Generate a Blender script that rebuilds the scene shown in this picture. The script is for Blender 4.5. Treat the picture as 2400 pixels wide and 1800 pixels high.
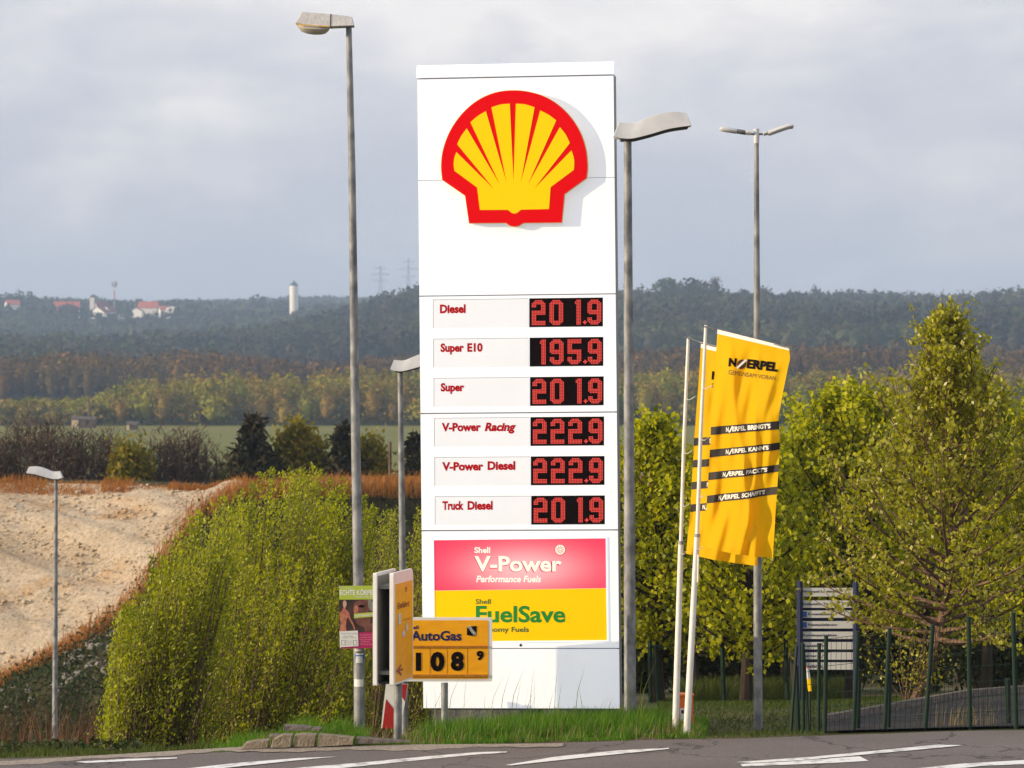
import bpy, bmesh, math, random
import numpy as np
from mathutils import Vector, Matrix
from mathutils.geometry import tessellate_polygon

for o in list(bpy.data.objects):
    bpy.data.objects.remove(o)
S = bpy.context.scene
COL = S.collection
RA = math.radians
FPX, EYE = 8400.0, 4.25          # focal length in photo pixels, eye height above the pylon's foot

# ------------------------------------------------------------------ camera
cam = bpy.data.cameras.new('camera')
cam.sensor_width = 36
cam.lens = FPX / 2400 * 36
cam.shift_y = -50 / 2400
cam.clip_start, cam.clip_end = 1, 20000
cam.dof.use_dof = True
cam.dof.focus_distance = 42
cam.dof.aperture_fstop = 5.6
camo = bpy.data.objects.new('camera', cam)
COL.objects.link(camo)
camo.location = (0, 0, EYE)
camo.rotation_euler = (RA(90), 0, 0)
S.camera = camo

# ------------------------------------------------------------------ sky, sun, exposure
SUN_AZ, SUN_EL = 75.0, 11.0      # degrees to the left of "straight behind the camera"
sd = Vector((-math.sin(RA(SUN_AZ)) * math.cos(RA(SUN_EL)), -math.cos(RA(SUN_AZ)) * math.cos(RA(SUN_EL)), math.sin(RA(SUN_EL))))
W = bpy.data.worlds.new('World')
S.world = W
W.use_nodes = True
nt = W.node_tree
nt.nodes.clear()
N = nt.nodes.new
L = nt.links.new
wo = N('ShaderNodeOutputWorld'); bg = N('ShaderNodeBackground'); bg.inputs[1].default_value = 0.1
L(bg.outputs[0], wo.inputs[0])
sky = N('ShaderNodeTexSky'); sky.sky_type = 'NISHITA'; sky.sun_disc = False
sky.sun_elevation = RA(SUN_EL)
sky.sun_rotation = math.atan2(sd.x, sd.y)
tc = N('ShaderNodeTexCoord')
sep = N('ShaderNodeSeparateXYZ'); L(tc.outputs['Generated'], sep.inputs[0])
def cloud(scale, loc, detail, rough=.55):
    mp = N('ShaderNodeMapping'); mp.inputs['Scale'].default_value = scale; mp.inputs['Location'].default_value = loc
    L(tc.outputs['Generated'], mp.inputs[0])
    nz = N('ShaderNodeTexNoise'); nz.inputs['Scale'].default_value = 1; nz.inputs['Detail'].default_value = detail
    nz.inputs['Roughness'].default_value = rough; nz.inputs['Distortion'].default_value = .4
    L(mp.outputs[0], nz.inputs['Vector'])
    return nz.outputs[0]
def mth(op, a, b=0.0, c=None):
    m = N('ShaderNodeMath'); m.operation = op
    for i, v in enumerate((a, b) if c is None else (a, b, c)):
        if isinstance(v, (int, float)): m.inputs[i].default_value = v
        else: L(v, m.inputs[i])
    return m.outputs[0]
c1 = cloud((11, 11, 30), (3.1, 0, 1.7), 6)
c2 = cloud((30, 30, 62), (7.7, 2, 3.3), 5)
h = mth('MULTIPLY_ADD', mth('SUBTRACT', c1, .5), .24, sep.outputs[2])
h = mth('MULTIPLY_ADD', mth('SUBTRACT', c2, .5), .075, h)
h = mth('MULTIPLY', h, 5.0)
rp = N('ShaderNodeValToRGB'); cr = rp.color_ramp
stops = [(0.0, (.53, .545, .62)), (.16, (.55, .56, .63)), (.30, (.61, .61, .67)), (.45, (.71, .695, .72)), (.66, (.89, .845, .83)), (1.0, (.72, .715, .74))]
while len(cr.elements) < len(stops): cr.elements.new(.5)
for e, (p, c) in zip(cr.elements, stops): e.position = p; e.color = (*c, 1)
L(h, rp.inputs[0])
vm = N('ShaderNodeVectorMath'); vm.operation = 'SCALE'; vm.inputs['Scale'].default_value = 11.2
L(rp.outputs[0], vm.inputs[0])
mx = N('ShaderNodeMixRGB'); mx.inputs[0].default_value = .92
L(sky.outputs[0], mx.inputs[1]); L(vm.outputs[0], mx.inputs[2]); L(mx.outputs[0], bg.inputs[0])

sl = bpy.data.lights.new('sun', 'SUN'); sl.energy = 5.0; sl.angle = RA(.5); sl.color = (1.0, .82, .56)
so = bpy.data.objects.new('sun', sl); COL.objects.link(so)
so.rotation_euler = sd.to_track_quat('Z', 'Y').to_euler()
so.location = (-60, -40, 60)
S.view_settings.view_transform = 'Standard'
S.view_settings.look = 'None'
S.view_settings.exposure = 0.12
S.view_settings.gamma = 1
S.view_settings.use_curve_mapping = False
S.cycles.max_bounces = 6
S.cycles.diffuse_bounces = 3
S.cycles.glossy_bounces = 2
S.cycles.transmission_bounces = 4
S.cycles.transparent_max_bounces = 6
S.cycles.volume_bounces = 0
S.cycles.use_adaptive_sampling = True
S.cycles.adaptive_threshold = .015

# ------------------------------------------------------------------ helpers
def P(px, py, d):
    return Vector(((px - 1200) * d / FPX, d, EYE - (py - 850) * d / FPX))

def mat(name, col, rough=.6, col2=None, scale=5., detail=4., bump=0., bscale=None, spec=.4, metal=0., stretch=(1, 1, 1), lo=.35, hi=.65, emit=0., coords='Object', ecol=None):
    m = bpy.data.materials.new(name); m.use_nodes = True
    t = m.node_tree; b = t.nodes['Principled BSDF']
    b.inputs['Base Color'].default_value = (*col, 1)
    b.inputs['Roughness'].default_value = rough
    b.inputs['Specular IOR Level'].default_value = spec
    b.inputs['Metallic'].default_value = metal
    if emit:
        b.inputs['Emission Color'].default_value = (*col, 1); b.inputs['Emission Strength'].default_value = emit
    if col2 is not None or bump:
        tcn = t.nodes.new('ShaderNodeTexCoord'); mp = t.nodes.new('ShaderNodeMapping'); mp.inputs['Scale'].default_value = stretch
        t.links.new(tcn.outputs[coords], mp.inputs[0])
    if col2 is not None:
        nz = t.nodes.new('ShaderNodeTexNoise'); nz.inputs['Scale'].default_value = scale; nz.inputs['Detail'].default_value = detail
        r = t.nodes.new('ShaderNodeValToRGB'); r.color_ramp.elements[0].position = lo; r.color_ramp.elements[1].position = hi
        r.color_ramp.elements[0].color = (*col, 1); r.color_ramp.elements[1].color = (*col2, 1)
        t.links.new(mp.outputs[0], nz.inputs['Vector']); t.links.new(nz.outputs[0], r.inputs[0]); t.links.new(r.outputs[0], b.inputs['Base Color'])
        if emit and ecol is None: t.links.new(r.outputs[0], b.inputs['Emission Color'])
        if ecol is not None: b.inputs['Emission Color'].default_value = (*ecol, 1)
    if bump:
        nb = t.nodes.new('ShaderNodeTexNoise'); nb.inputs['Scale'].default_value = bscale or scale * 3; nb.inputs['Detail'].default_value = 5
        bp = t.nodes.new('ShaderNodeBump'); bp.inputs['Strength'].default_value = bump; bp.inputs['Distance'].default_value = .05
        t.links.new(mp.outputs[0], nb.inputs['Vector']); t.links.new(nb.outputs[0], bp.inputs['Height']); t.links.new(bp.outputs[0], b.inputs['Normal'])
    return m

def leafmat(name, cols, trans=.35, rough=.5, spec=.3, trcol=None):
    """colour picked by the per-face number 'tint'; light passes through the blade"""
    m = bpy.data.materials.new(name); m.use_nodes = True
    t = m.node_tree; b = t.nodes['Principled BSDF']; out = t.nodes['Material Output']
    a = t.nodes.new('ShaderNodeAttribute'); a.attribute_name = 'tint'
    r = t.nodes.new('ShaderNodeValToRGB')
    while len(r.color_ramp.elements) < len(cols): r.color_ramp.elements.new(.5)
    for i, (e, c) in enumerate(zip(r.color_ramp.elements, cols)):
        e.position = i / max(1, len(cols) - 1); e.color = (*c, 1)
    t.links.new(a.outputs['Fac'], r.inputs[0]); t.links.new(r.outputs[0], b.inputs['Base Color'])
    b.inputs['Roughness'].default_value = rough; b.inputs['Specular IOR Level'].default_value = spec
    if trans:
        tr = t.nodes.new('ShaderNodeBsdfTranslucent'); ms = t.nodes.new('ShaderNodeMixShader'); ms.inputs[0].default_value = trans
        hs = t.nodes.new('ShaderNodeHueSaturation'); hs.inputs['Value'].default_value = 1.25; hs.inputs['Saturation'].default_value = 1.15
        t.links.new(r.outputs[0], hs.inputs['Color']); t.links.new(hs.outputs[0], tr.inputs[0])
        t.links.new(b.outputs[0], ms.inputs[1]); t.links.new(tr.outputs[0], ms.inputs[2]); t.links.new(ms.outputs[0], out.inputs[0])
    return m

class MB:
    def __init__(s): s.v = []; s.f = []
    def add(s, vs, fs):
        n = len(s.v); s.v += [Vector(q) for q in vs]; s.f += [tuple(i + n for i in f) for f in fs]; return s
    def box(s, a, b):
        (x0, y0, z0), (x1, y1, z1) = a, b
        return s.add([(x0, y0, z0), (x1, y0, z0), (x1, y1, z0), (x0, y1, z0), (x0, y0, z1), (x1, y0, z1), (x1, y1, z1), (x0, y1, z1)],
              [(0, 3, 2, 1), (4, 5, 6, 7), (0, 1, 5, 4), (1, 2, 6, 5), (2, 3, 7, 6), (3, 0, 4, 7)])
    def tube(s, pts, rad, n=8, cap=True):
        pts = [Vector(p) for p in pts]
        if not isinstance(rad, (list, tuple)): rad = [rad] * len(pts)
        rings = []
        for i, p in enumerate(pts):
            d = (pts[min(i + 1, len(pts) - 1)] - pts[max(i - 1, 0)])
            d = d.normalized() if d.length > 1e-9 else Vector((0, 0, 1))
            ref = Vector((1, 0, 0)) if abs(d.x) < .8 else Vector((0, 1, 0))
            u = d.cross(ref).normalized(); w = d.cross(u)
            rings.append([p + (u * math.cos(2 * math.pi * k / n) + w * math.sin(2 * math.pi * k / n)) * rad[i] for k in range(n)])
        vs = [q for r in rings for q in r]; fs = []
        for i in range(len(pts) - 1):
            for k in range(n):
                fs.append((i * n + k, i * n + (k + 1) % n, (i + 1) * n + (k + 1) % n, (i + 1) * n + k))
        if cap: fs += [tuple(range(n - 1, -1, -1)), tuple(range((len(pts) - 1) * n, len(pts) * n))]
        return s.add(vs, fs)
    def prism(s, poly, mp, off=0., thick=.01, holes=()):
        """poly in photo pixels put on a surface by mp(px, py, off); off = metres proud of it, thick = depth behind the front"""
        poly = list(poly)
        loops = [poly] + [list(h) for h in holes]
        flat = [q for l in loops for q in l]
        tri = tessellate_polygon([[Vector((q[0], q[1], 0)) for q in l] for l in loops])
        n = len(flat)
        vs = [mp(x, y, off) for x, y in flat]
        fs = [tuple(t) for t in tri]
        if thick > 0:
            vs += [mp(x, y, off - thick) for x, y in flat]
            fs += [tuple(i + n for i in reversed(t)) for t in tri]
            k = 0
            for l in loops:
                m = len(l)
                fs += [(k + i, k + (i + 1) % m, k + n + (i + 1) % m, k + n + i) for i in range(m)]
                k += m
        return s.add(vs, fs)
    def loft(s, rows, close=False):
        m = len(rows[0]); vs = [q for r in rows for q in r]; fs = []
        for i in range(len(rows) - 1):
            for k in range(m if close else m - 1):
                fs.append((i * m + k, i * m + (k + 1) % m, (i + 1) * m + (k + 1) % m, (i + 1) * m + k))
        if close: fs += [tuple(range(m)), tuple(range((len(rows) - 1) * m, len(rows) * m))]
        return s.add(vs, fs)

def wloc(o):
    p = Vector(o.location)
    while o.parent: o = o.parent; p += Vector(o.location)
    return p

def O(name, mb, m, parent=None, local=False, label=None, cat=None, group=None, kind=None, bevel=0, smooth=False):
    me = bpy.data.meshes.new(name)
    off = Vector((0, 0, 0)) if (local or parent is None) else wloc(parent)
    me.from_pydata([tuple(v - off) for v in mb.v], [], mb.f)
    if len(mb.f) < 20000:
        b = bmesh.new(); b.from_mesh(me); bmesh.ops.recalc_face_normals(b, faces=b.faces); b.to_mesh(me); b.free()
    if smooth:
        me.polygons.foreach_set('use_smooth', [True] * len(me.polygons))
        me.set_sharp_from_angle(angle=RA(40))
    me.materials.append(m)
    o = bpy.data.objects.new(name, me); COL.objects.link(o)
    o.parent = parent
    if bevel:
        bv = o.modifiers.new('bevel', 'BEVEL'); bv.width = bevel; bv.segments = 2; bv.limit_method = 'ANGLE'; bv.angle_limit = RA(40)
    tag(o, label, cat, group, kind)
    return o

def tag(o, label=None, cat=None, group=None, kind=None):
    for k, v in (('label', label), ('category', cat), ('group', group), ('kind', kind)):
        if v: o[k] = v
    return o

def E(name, label, cat, loc, group=None, rot=None):
    o = bpy.data.objects.new(name, None); COL.objects.link(o); o.location = loc
    o.empty_display_size = .2
    if rot: o.rotation_euler = rot
    return tag(o, label, cat, group)

def NP(name, verts, nper, m, parent=None, tint=None, kind=None, label=None, cat=None, group=None, faces=None):
    """fast mesh from numpy: verts (n*nper,3) each run of nper is a face, unless faces (k,nper) is given"""
    verts = np.asarray(verts, dtype=np.float32).reshape(-1, 3)
    if parent is not None: verts = verts - np.array(wloc(parent), dtype=np.float32)
    me = bpy.data.meshes.new(name)
    nv = len(verts)
    idx = np.arange(nv, dtype=np.int32) if faces is None else np.asarray(faces, dtype=np.int32).ravel()
    nf = len(idx) // nper
    me.vertices.add(nv); me.vertices.foreach_set('co', verts.ravel())
    me.loops.add(len(idx)); me.loops.foreach_set('vertex_index', idx)
    me.polygons.add(nf); me.polygons.foreach_set('loop_start', np.arange(0, nf * nper, nper, dtype=np.int32))
    me.polygons.foreach_set('loop_total', np.full(nf, nper, dtype=np.int32))
    if tint is not None:
        at = me.attributes.new('tint', 'FLOAT', 'FACE'); at.data.foreach_set('value', np.asarray(tint, dtype=np.float32).ravel())
    me.update(calc_edges=True)
    me.materials.append(m)
    o = bpy.data.objects.new(name, me); COL.objects.link(o); o.parent = parent
    return tag(o, label, cat, group, kind)

_tx = {}
def text2d(s, bold=0., shear=0.):
    k = (s, bold, shear)
    if k in _tx: return _tx[k]
    c = bpy.data.curves.new('t', 'FONT'); c.body = s; c.size = 1; c.offset = bold; c.shear = shear; c.resolution_u = 3
    o = bpy.data.objects.new('t', c); COL.objects.link(o)
    dg = bpy.context.evaluated_depsgraph_get(); dg.update()
    ev = o.evaluated_get(dg); me = ev.to_mesh()
    vs = np.array([tuple(v.co)[:2] for v in me.vertices]); fs = [tuple(p.vertices) for p in me.polygons]
    ev.to_mesh_clear(); bpy.data.objects.remove(o); bpy.data.curves.remove(c)
    _tx[k] = (vs, fs)
    return vs, fs

def text(mb, s, box, mp, off=.004, bold=.02, shear=0., rot=0., base=None):
    """letters stretched to fill box = (px0, py0, px1, py1), laid on the surface mp"""
    vs, fs = text2d(s, bold, shear)
    lo, hi = vs.min(0), vs.max(0)
    x0, y0, x1, y1 = box
    sx = (x1 - x0) / (hi[0] - lo[0]); sy = (y1 - y0) / (hi[1] - lo[1])
    cx, cy = (x0 + x1) / 2, (y0 + y1) / 2
    c, si = math.cos(rot), math.sin(rot)
    out = []
    for v in vs:
        x = x0 + (v[0] - lo[0]) * sx; y = y1 - (v[1] - lo[1]) * sy
        dx, dy = x - cx, y - cy
        out.append(mp(cx + dx * c - dy * si, cy + dx * si + dy * c, off))
    mb.add(out, fs)
    return mb

def rect(x0, y0, x1, y1): return [(x0, y0), (x1, y0), (x1, y1), (x0, y1)]
def rrect(x0, y0, x1, y1, r, n=4):
    out = []
    for cx, cy, a in ((x1 - r, y0 + r, -90), (x1 - r, y1 - r, 0), (x0 + r, y1 - r, 90), (x0 + r, y0 + r, 180)):
        for i in range(n + 1):
            t = RA(a + 90 * i / n); out.append((cx + r * math.cos(t), cy + r * math.sin(t)))
    return out
def disc(cx, cy, r, n=16): return [(cx + r * math.cos(2 * math.pi * i / n), cy + r * math.sin(2 * math.pi * i / n)) for i in range(n)]
def plane(d):
    return lambda px, py, off=0.: P(px, py, d) + Vector((0, -off, 0))

def sstep(a, b, x):
    t = np.clip((x - a) / (b - a), 0, 1); return t * t * (3 - 2 * t)

# ------------------------------------------------------------------ the lie of the land
def roadz(x, y): return .15 + .0285 * 40 * np.tanh(x / 40) + .06 * (y - 38.5)
YL = [38.9, 40.4, 45, 55, 62, 90, 106, 150, 250, 400, 1000, 1300, 1500, 1900, 2300, 2900, 3400, 4200, 5400]
ZL = [0, -.16, -.75, -1.9, -2.75, -5.7, -7.5, -8, -9, -10, -10, -7, -1, 10.6, 6, 37, 50, 66, 74]
YR = [38.9, 40.6, 46, 50, 60, 80, 110, 150, 250, 400, 1000, 1300, 1600, 2100, 2500, 3200, 4200, 5400]
ZR = [0, -.15, -.36, -.6, -1.4, -3, -6.5, -8, -9, -10, -10, -4, 12, 33, 40, 46, 64, 78]
def G(x, y):
    x = np.asarray(x, dtype=float); y = np.asarray(y, dtype=float)
    px = np.clip(1200 + FPX * x / np.maximum(y, 36), -1500, 3900)
    w = np.where(y < 400, sstep(880, 1420, px), sstep(560, 1060, px))
    zl = np.interp(y, YL, ZL); zr = np.interp(y, YR, ZR)
    e = roadz(x, 38.9)
    fade = 1 - sstep(39, 60, y)
    z = zl * (1 - w) + zr * w + (e - .05) * fade
    bump = .03 * sstep(540, 760, px) * (1 - sstep(1560, 1680, px)) * np.exp(-((y - 41.0) / 1.6) ** 2)
    z = z + bump + .10 * sstep(1880, 2450, px) * sstep(39.0, 46, y) * (1 - sstep(56, 74, y))
    r = roadz(x, y) - .08
    z = np.where(y < 38.9, r, z)
    t = np.clip(y / 26, -8, 1)
    bank = np.where(y < 0, 2.6 + .02 * -np.maximum(y, -200), 2.6 + (roadz(x, 26.) - .08 - 2.6) * sstep(0, 1, t))
    z = np.where(y < 26, bank, z)
    roll = np.where(y > 1300, np.sin(x * .012 + y * .004) * 3 + np.sin(x * .031 - y * .007) * 1.6, 0)
    return z + roll * sstep(1300, 1700, y)
def Gz(x, y): return float(G(x, y))
def onground(px, d, dz=0.):
    x = (px - 1200) * d / FPX
    return Vector((x, d, Gz(x, d) + dz))

RNG = np.random.default_rng(7)
rnd = random.Random(3)
# ------------------------------------------------------------------ materials
M = {}
M['soil'] = mat('ground_weeds', (.05, .065, .022), .95, (.12, .10, .05), .35, 6, .6, 6, spec=.1)
M['asphalt'] = mat('asphalt', (.150, .128, .124), .85, (.205, .176, .170), 28, 8, .35, 120, spec=.3, lo=.3, hi=.7)
def worn(m, sc, lo, hi, dark, sc2, stretch=(1, 1, 1)):
    '''broad stains and fine cracks multiplied over a material's colour'''
    t = m.node_tree; b = t.nodes['Principled BSDF']; src = b.inputs['Base Color'].links[0].from_socket
    tcn = t.nodes.new('ShaderNodeTexCoord'); mp = t.nodes.new('ShaderNodeMapping'); mp.inputs['Scale'].default_value = stretch; t.links.new(tcn.outputs['Object'], mp.inputs[0])
    n1 = t.nodes.new('ShaderNodeTexNoise'); n1.inputs['Scale'].default_value = sc; n1.inputs['Detail'].default_value = 7; n1.inputs['Distortion'].default_value = .6
    t.links.new(mp.outputs[0], n1.inputs['Vector'])
    r1 = t.nodes.new('ShaderNodeValToRGB'); r1.color_ramp.elements[0].position = lo; r1.color_ramp.elements[1].position = hi
    r1.color_ramp.elements[0].color = (dark, dark, dark, 1); r1.color_ramp.elements[1].color = (1, 1, 1, 1); t.links.new(n1.outputs[0], r1.inputs[0])
    v = t.nodes.new('ShaderNodeTexVoronoi'); v.feature = 'DISTANCE_TO_EDGE'; v.inputs['Scale'].default_value = sc2
    n2 = t.nodes.new('ShaderNodeTexNoise'); n2.inputs['Scale'].default_value = 2.5; n2.inputs['Detail'].default_value = 4
    ad = t.nodes.new('ShaderNodeMixRGB'); ad.blend_type = 'ADD'; ad.inputs[0].default_value = .9; t.links.new(tcn.outputs['Object'], ad.inputs[1]); t.links.new(n2.outputs['Color'], ad.inputs[2]); t.links.new(tcn.outputs['Object'], n2.inputs['Vector'])
    t.links.new(ad.outputs[0], v.inputs['Vector'])
    r2 = t.nodes.new('ShaderNodeValToRGB'); r2.color_ramp.elements[0].position = .003; r2.color_ramp.elements[1].position = .012
    r2.color_ramp.elements[0].color = (.45, .45, .45, 1); r2.color_ramp.elements[1].color = (1, 1, 1, 1); t.links.new(v.outputs['Distance'], r2.inputs[0])
    m1 = t.nodes.new('ShaderNodeMixRGB'); m1.blend_type = 'MULTIPLY'; m1.inputs[0].default_value = 1; t.links.new(src, m1.inputs[1]); t.links.new(r1.outputs[0], m1.inputs[2])
    m2 = t.nodes.new('ShaderNodeMixRGB'); m2.blend_type = 'MULTIPLY'; m2.inputs[0].default_value = 1; t.links.new(m1.outputs[0], m2.inputs[1]); t.links.new(r2.outputs[0], m2.inputs[2])
    t.links.new(m2.outputs[0], b.inputs['Base Color'])
worn(M['asphalt'], .5, .35, .62, .80, .42, (.35, 1.6, 1))
M['roadpaint'] = mat('road_paint', (.80, .80, .79), .6, (.36, .34, .33), 7, 9, .1, 80, lo=.50, hi=.72)
M['gutter'] = mat('gutter_gravel', (.24, .20, .165), .9, (.40, .34, .29), 30, 6, .5, 60)
M['kerb'] = mat('kerb_stone', (.19, .15, .105), .9, (.30, .245, .18), 9, 6, .5, 40)
M['kerbdark'] = mat('kerb_stone_dark', (.10, .085, .075), .9, (.19, .16, .14), 14, 6, .5, 40)
M['gravel'] = mat('pale_gravel', (.34, .25, .165), .95, (.56, .49, .405), 1.1, 13, 1.0, 6, spec=.1, lo=.30, hi=.62, stretch=(1, .8, 1.6))
def gravelmat():
    m = bpy.data.materials.new('pale_gravel'); m.use_nodes = True
    t = m.node_tree; b = t.nodes['Principled BSDF']; b.inputs['Roughness'].default_value = .95; b.inputs['Specular IOR Level'].default_value = .1
    tcn = t.nodes.new('ShaderNodeTexCoord')
    def nz(sc, det, stretch=(1, 1, 1), rough=.6):
        mp = t.nodes.new('ShaderNodeMapping'); mp.inputs['Scale'].default_value = stretch; t.links.new(tcn.outputs['Object'], mp.inputs[0])
        q = t.nodes.new('ShaderNodeTexNoise'); q.inputs['Scale'].default_value = sc; q.inputs['Detail'].default_value = det; q.inputs['Roughness'].default_value = rough
        t.links.new(mp.outputs[0], q.inputs['Vector']); return q.outputs[0]
    def ramp(x, st):
        r = t.nodes.new('ShaderNodeValToRGB')
        while len(r.color_ramp.elements) < len(st): r.color_ramp.elements.new(.5)
        for e, (p, c) in zip(r.color_ramp.elements, st): e.position = p; e.color = (*c, 1)
        t.links.new(x, r.inputs[0]); return r.outputs[0]
    big = ramp(nz(.22, 5, (1, 1, 1.5)), [(.36, (.47, .37, .26)), (.50, (.55, .455, .345)), (.62, (.48, .32, .18))])
    fine = ramp(nz(7.5, 6, (1, .8, 1.2), .7), [(.30, (.32, .27, .22)), (.44, (.80, .77, .74)), (.60, (1.0, .99, .97)), (.72, (1.3, 1.28, 1.25))])
    mx = t.nodes.new('ShaderNodeMixRGB'); mx.blend_type = 'MULTIPLY'; mx.inputs[0].default_value = 1
    t.links.new(big, mx.inputs[1]); t.links.new(fine, mx.inputs[2]); t.links.new(mx.outputs[0], b.inputs['Base Color'])
    bp = t.nodes.new('ShaderNodeBump'); bp.inputs['Strength'].default_value = 1; bp.inputs['Distance'].default_value = .06
    t.links.new(nz(3.2, 8, (1, 1, 1), .65), bp.inputs['Height']); t.links.new(bp.outputs[0], b.inputs['Normal'])
    return m
M['gravel'] = gravelmat()
M['heapveg'] = mat('heap_soil', (.03, .04, .014), .95, (.085, .065, .035), .6, 7, .6, 5, spec=.05)  # dark albedo stands in for the shade lying on the front slope
M['field'] = mat('field', (.15, .165, .035), .9, (.20, .18, .055), .02, 6, 0, spec=.05, stretch=(.3, 1, 1))
M['galv'] = mat('galvanised_steel', (.13, .135, .15), .6, (.31, .315, .325), 9, 8, .08, 60, spec=.4, metal=.15, stretch=(1, 1, .6))
M['lamphead'] = mat('weathered_lamp_housing', (.50, .48, .47), .6, (.64, .62, .61), 7, 7, .1, 30, stretch=(6, 6, .5))
M['lampwave'] = mat('cast_lamp_housing', (.52, .52, .54), .5, (.64, .64, .65), 4, 6, .05, 30)
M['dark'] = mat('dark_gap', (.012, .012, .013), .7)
M['underside'] = mat('lamp_underside', (.05, .05, .05), .6)
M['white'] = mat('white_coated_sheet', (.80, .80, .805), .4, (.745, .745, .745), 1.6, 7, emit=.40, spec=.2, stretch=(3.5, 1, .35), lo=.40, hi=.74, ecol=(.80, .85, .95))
M['whiteplain'] = mat('white_coated_metal', (.80, .79, .78), .35, (.74, .73, .71), 6, 5)
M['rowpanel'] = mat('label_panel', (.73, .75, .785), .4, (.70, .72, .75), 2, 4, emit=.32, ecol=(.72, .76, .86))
M['base'] = mat('concrete_plinth', (.10, .10, .10), .9, (.17, .17, .165), 6, 6, .4, 30)
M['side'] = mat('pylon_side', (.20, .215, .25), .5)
M['red'] = mat('sign_red', (.70, .002, .006), .4, emit=.18, spec=.08)
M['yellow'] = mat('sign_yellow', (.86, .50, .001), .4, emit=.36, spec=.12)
M['rim'] = mat('logo_rim', (.80, .50, .10), .4, (.70, .42, .10), 8, 4)
M['ink'] = mat('price_red', (.46, .004, .007), .5, spec=.1)
M['black'] = mat('black_panel', (.006, .003, .004), .6, spec=.05)
M['green'] = mat('fuel_green', (.01, .26, .035), .4)
M['dgreen'] = mat('fuel_dark_green', (.005, .15, .05), .4)
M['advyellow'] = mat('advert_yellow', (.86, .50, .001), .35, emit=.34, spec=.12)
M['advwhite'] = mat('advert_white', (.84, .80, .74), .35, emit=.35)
M['orange'] = mat('orange_sign_face', (.93, .43, .010), .45, (.86, .37, .008), 5, 6, stretch=(1, 1, 3), spec=.2)
M['orangedk'] = mat('orange_sign_rail', (.35, .13, .01), .6, (.5, .2, .01), 20, 5)
M['navy'] = mat('navy_lettering', (.01, .01, .085), .45)
M['darkred'] = mat('dark_red_lettering', (.26, .02, .01), .5)
M['backgrey'] = mat('sign_back', (.15, .145, .13), .7, (.22, .21, .19), 4, 6)
M['lime'] = mat('poster_lime', (.40, .50, .05), .5)
M['photo'] = mat('poster_photo', (.02, .012, .012), .5, (.075, .035, .03), 5, 4)
M['skin'] = mat('poster_skin', (.50, .20, .12), .5, (.36, .10, .06), 25, 6)
M['skinpale'] = mat('poster_pale_skin', (.58, .36, .26), .5, (.48, .26, .18), 20, 5)
M['facedk'] = mat('poster_face', (.10, .032, .024), .5, (.20, .075, .055), 9, 5)
M['magenta'] = mat('poster_magenta', (.42, .015, .11), .5)
M['paper'] = mat('paper', (.74, .73, .71), .6)
M['greytext'] = mat('grey_print', (.25, .25, .26), .6)
M['pinktext'] = mat('pink_print', (.70, .30, .42), .6)
M['sticker'] = mat('pale_sticker', (.52, .54, .60), .5, (.66, .67, .70), 15, 4)
M['blue'] = mat('blue_sticker', (.03, .12, .42), .5)
M['boardred'] = mat('reflective_red', (.40, .02, .018), .35)
M['flag'] = None
M['band'] = mat('flag_black_band', (.022, .016, .012), .7)
M['flagwhite'] = mat('flag_white', (.80, .76, .68), .7)
M['brown'] = mat('flag_brown', (.10, .035, .012), .7)
M['pole'] = mat('white_flagpole', (.80, .78, .75), .35, (.72, .70, .66), 10, 4)
M['saltbox'] = mat('orange_plastic', (.75, .17, .02), .5)
M['fence'] = mat('green_fence_steel', (.006, .022, .013), .55, spec=.25)
M['dirblue'] = mat('directory_blue', (.012, .02, .07), .5)
M['dirwhite'] = mat('directory_white', (.66, .65, .64), .5)
M['pave'] = mat('grey_paving', (.045, .043, .045), .95, (.075, .072, .072), 8, 7, .4, 40, spec=.03)
M['bark'] = mat('bark', (.09, .055, .03), .9, (.17, .11, .07), 9, 6, .6, 30, stretch=(1, 1, .3))
M['birchbark'] = mat('birch_bark', (.07, .038, .024), .8, (.20, .12, .075), 7, 6, .4, 20, stretch=(1, 1, 3))
M['twig'] = mat('bare_twig', (.10, .062, .042), .9, (.16, .11, .08), 3, 4)
M['darkbark'] = mat('dark_bark', (.035, .024, .015), .9)
M['birchleaf'] = leafmat('birch_leaf', [(.28, .28, .010), (.46, .44, .02), (.17, .19, .008), (.74, .66, .18)], .48, .35, .5)  # palest tint paints sun glints onto single leaves
M['mapleleaf'] = leafmat('maple_leaf', [(.15, .19, .005), (.36, .38, .008), (.58, .54, .014), (.10, .14, .008)], .50, .5, .3)
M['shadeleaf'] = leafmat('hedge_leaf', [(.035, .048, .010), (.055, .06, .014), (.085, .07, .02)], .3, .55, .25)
M['willowleaf'] = leafmat('willow_leaf', [(.13, .15, .005), (.24, .28, .008), (.50, .49, .02), (.08, .105, .006)], .47, .48, .35)
M['weedleaf'] = leafmat('weed_leaf', [(.018, .032, .006), (.03, .048, .010), (.05, .06, .014), (.07, .05, .02)], .2, .6, .2)  # dark tints carry the slope's shade in the leaf colour
M['grassblade'] = leafmat('grass_blade', [(.035, .13, .004), (.075, .20, .006), (.14, .25, .012), (.24, .22, .05)], .35, .5, .3)
M['lawnblade'] = leafmat('lawn_blade', [(.04, .07, .010), (.065, .095, .014), (.085, .09, .02)], .25, .6, .2)
M['drygrass'] = leafmat('dry_grass', [(.36, .15, .035), (.46, .22, .06), (.30, .10, .03), (.50, .30, .12)], .3, .7, .2)
M['drystraw'] = leafmat('dry_straw', [(.22, .17, .08), (.30, .24, .12), (.16, .12, .05)], .3, .7, .2)
M['dryflower'] = leafmat('dry_stalk', [(.13, .06, .03), (.20, .10, .055), (.085, .04, .025)], .15, .8, .1)
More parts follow.
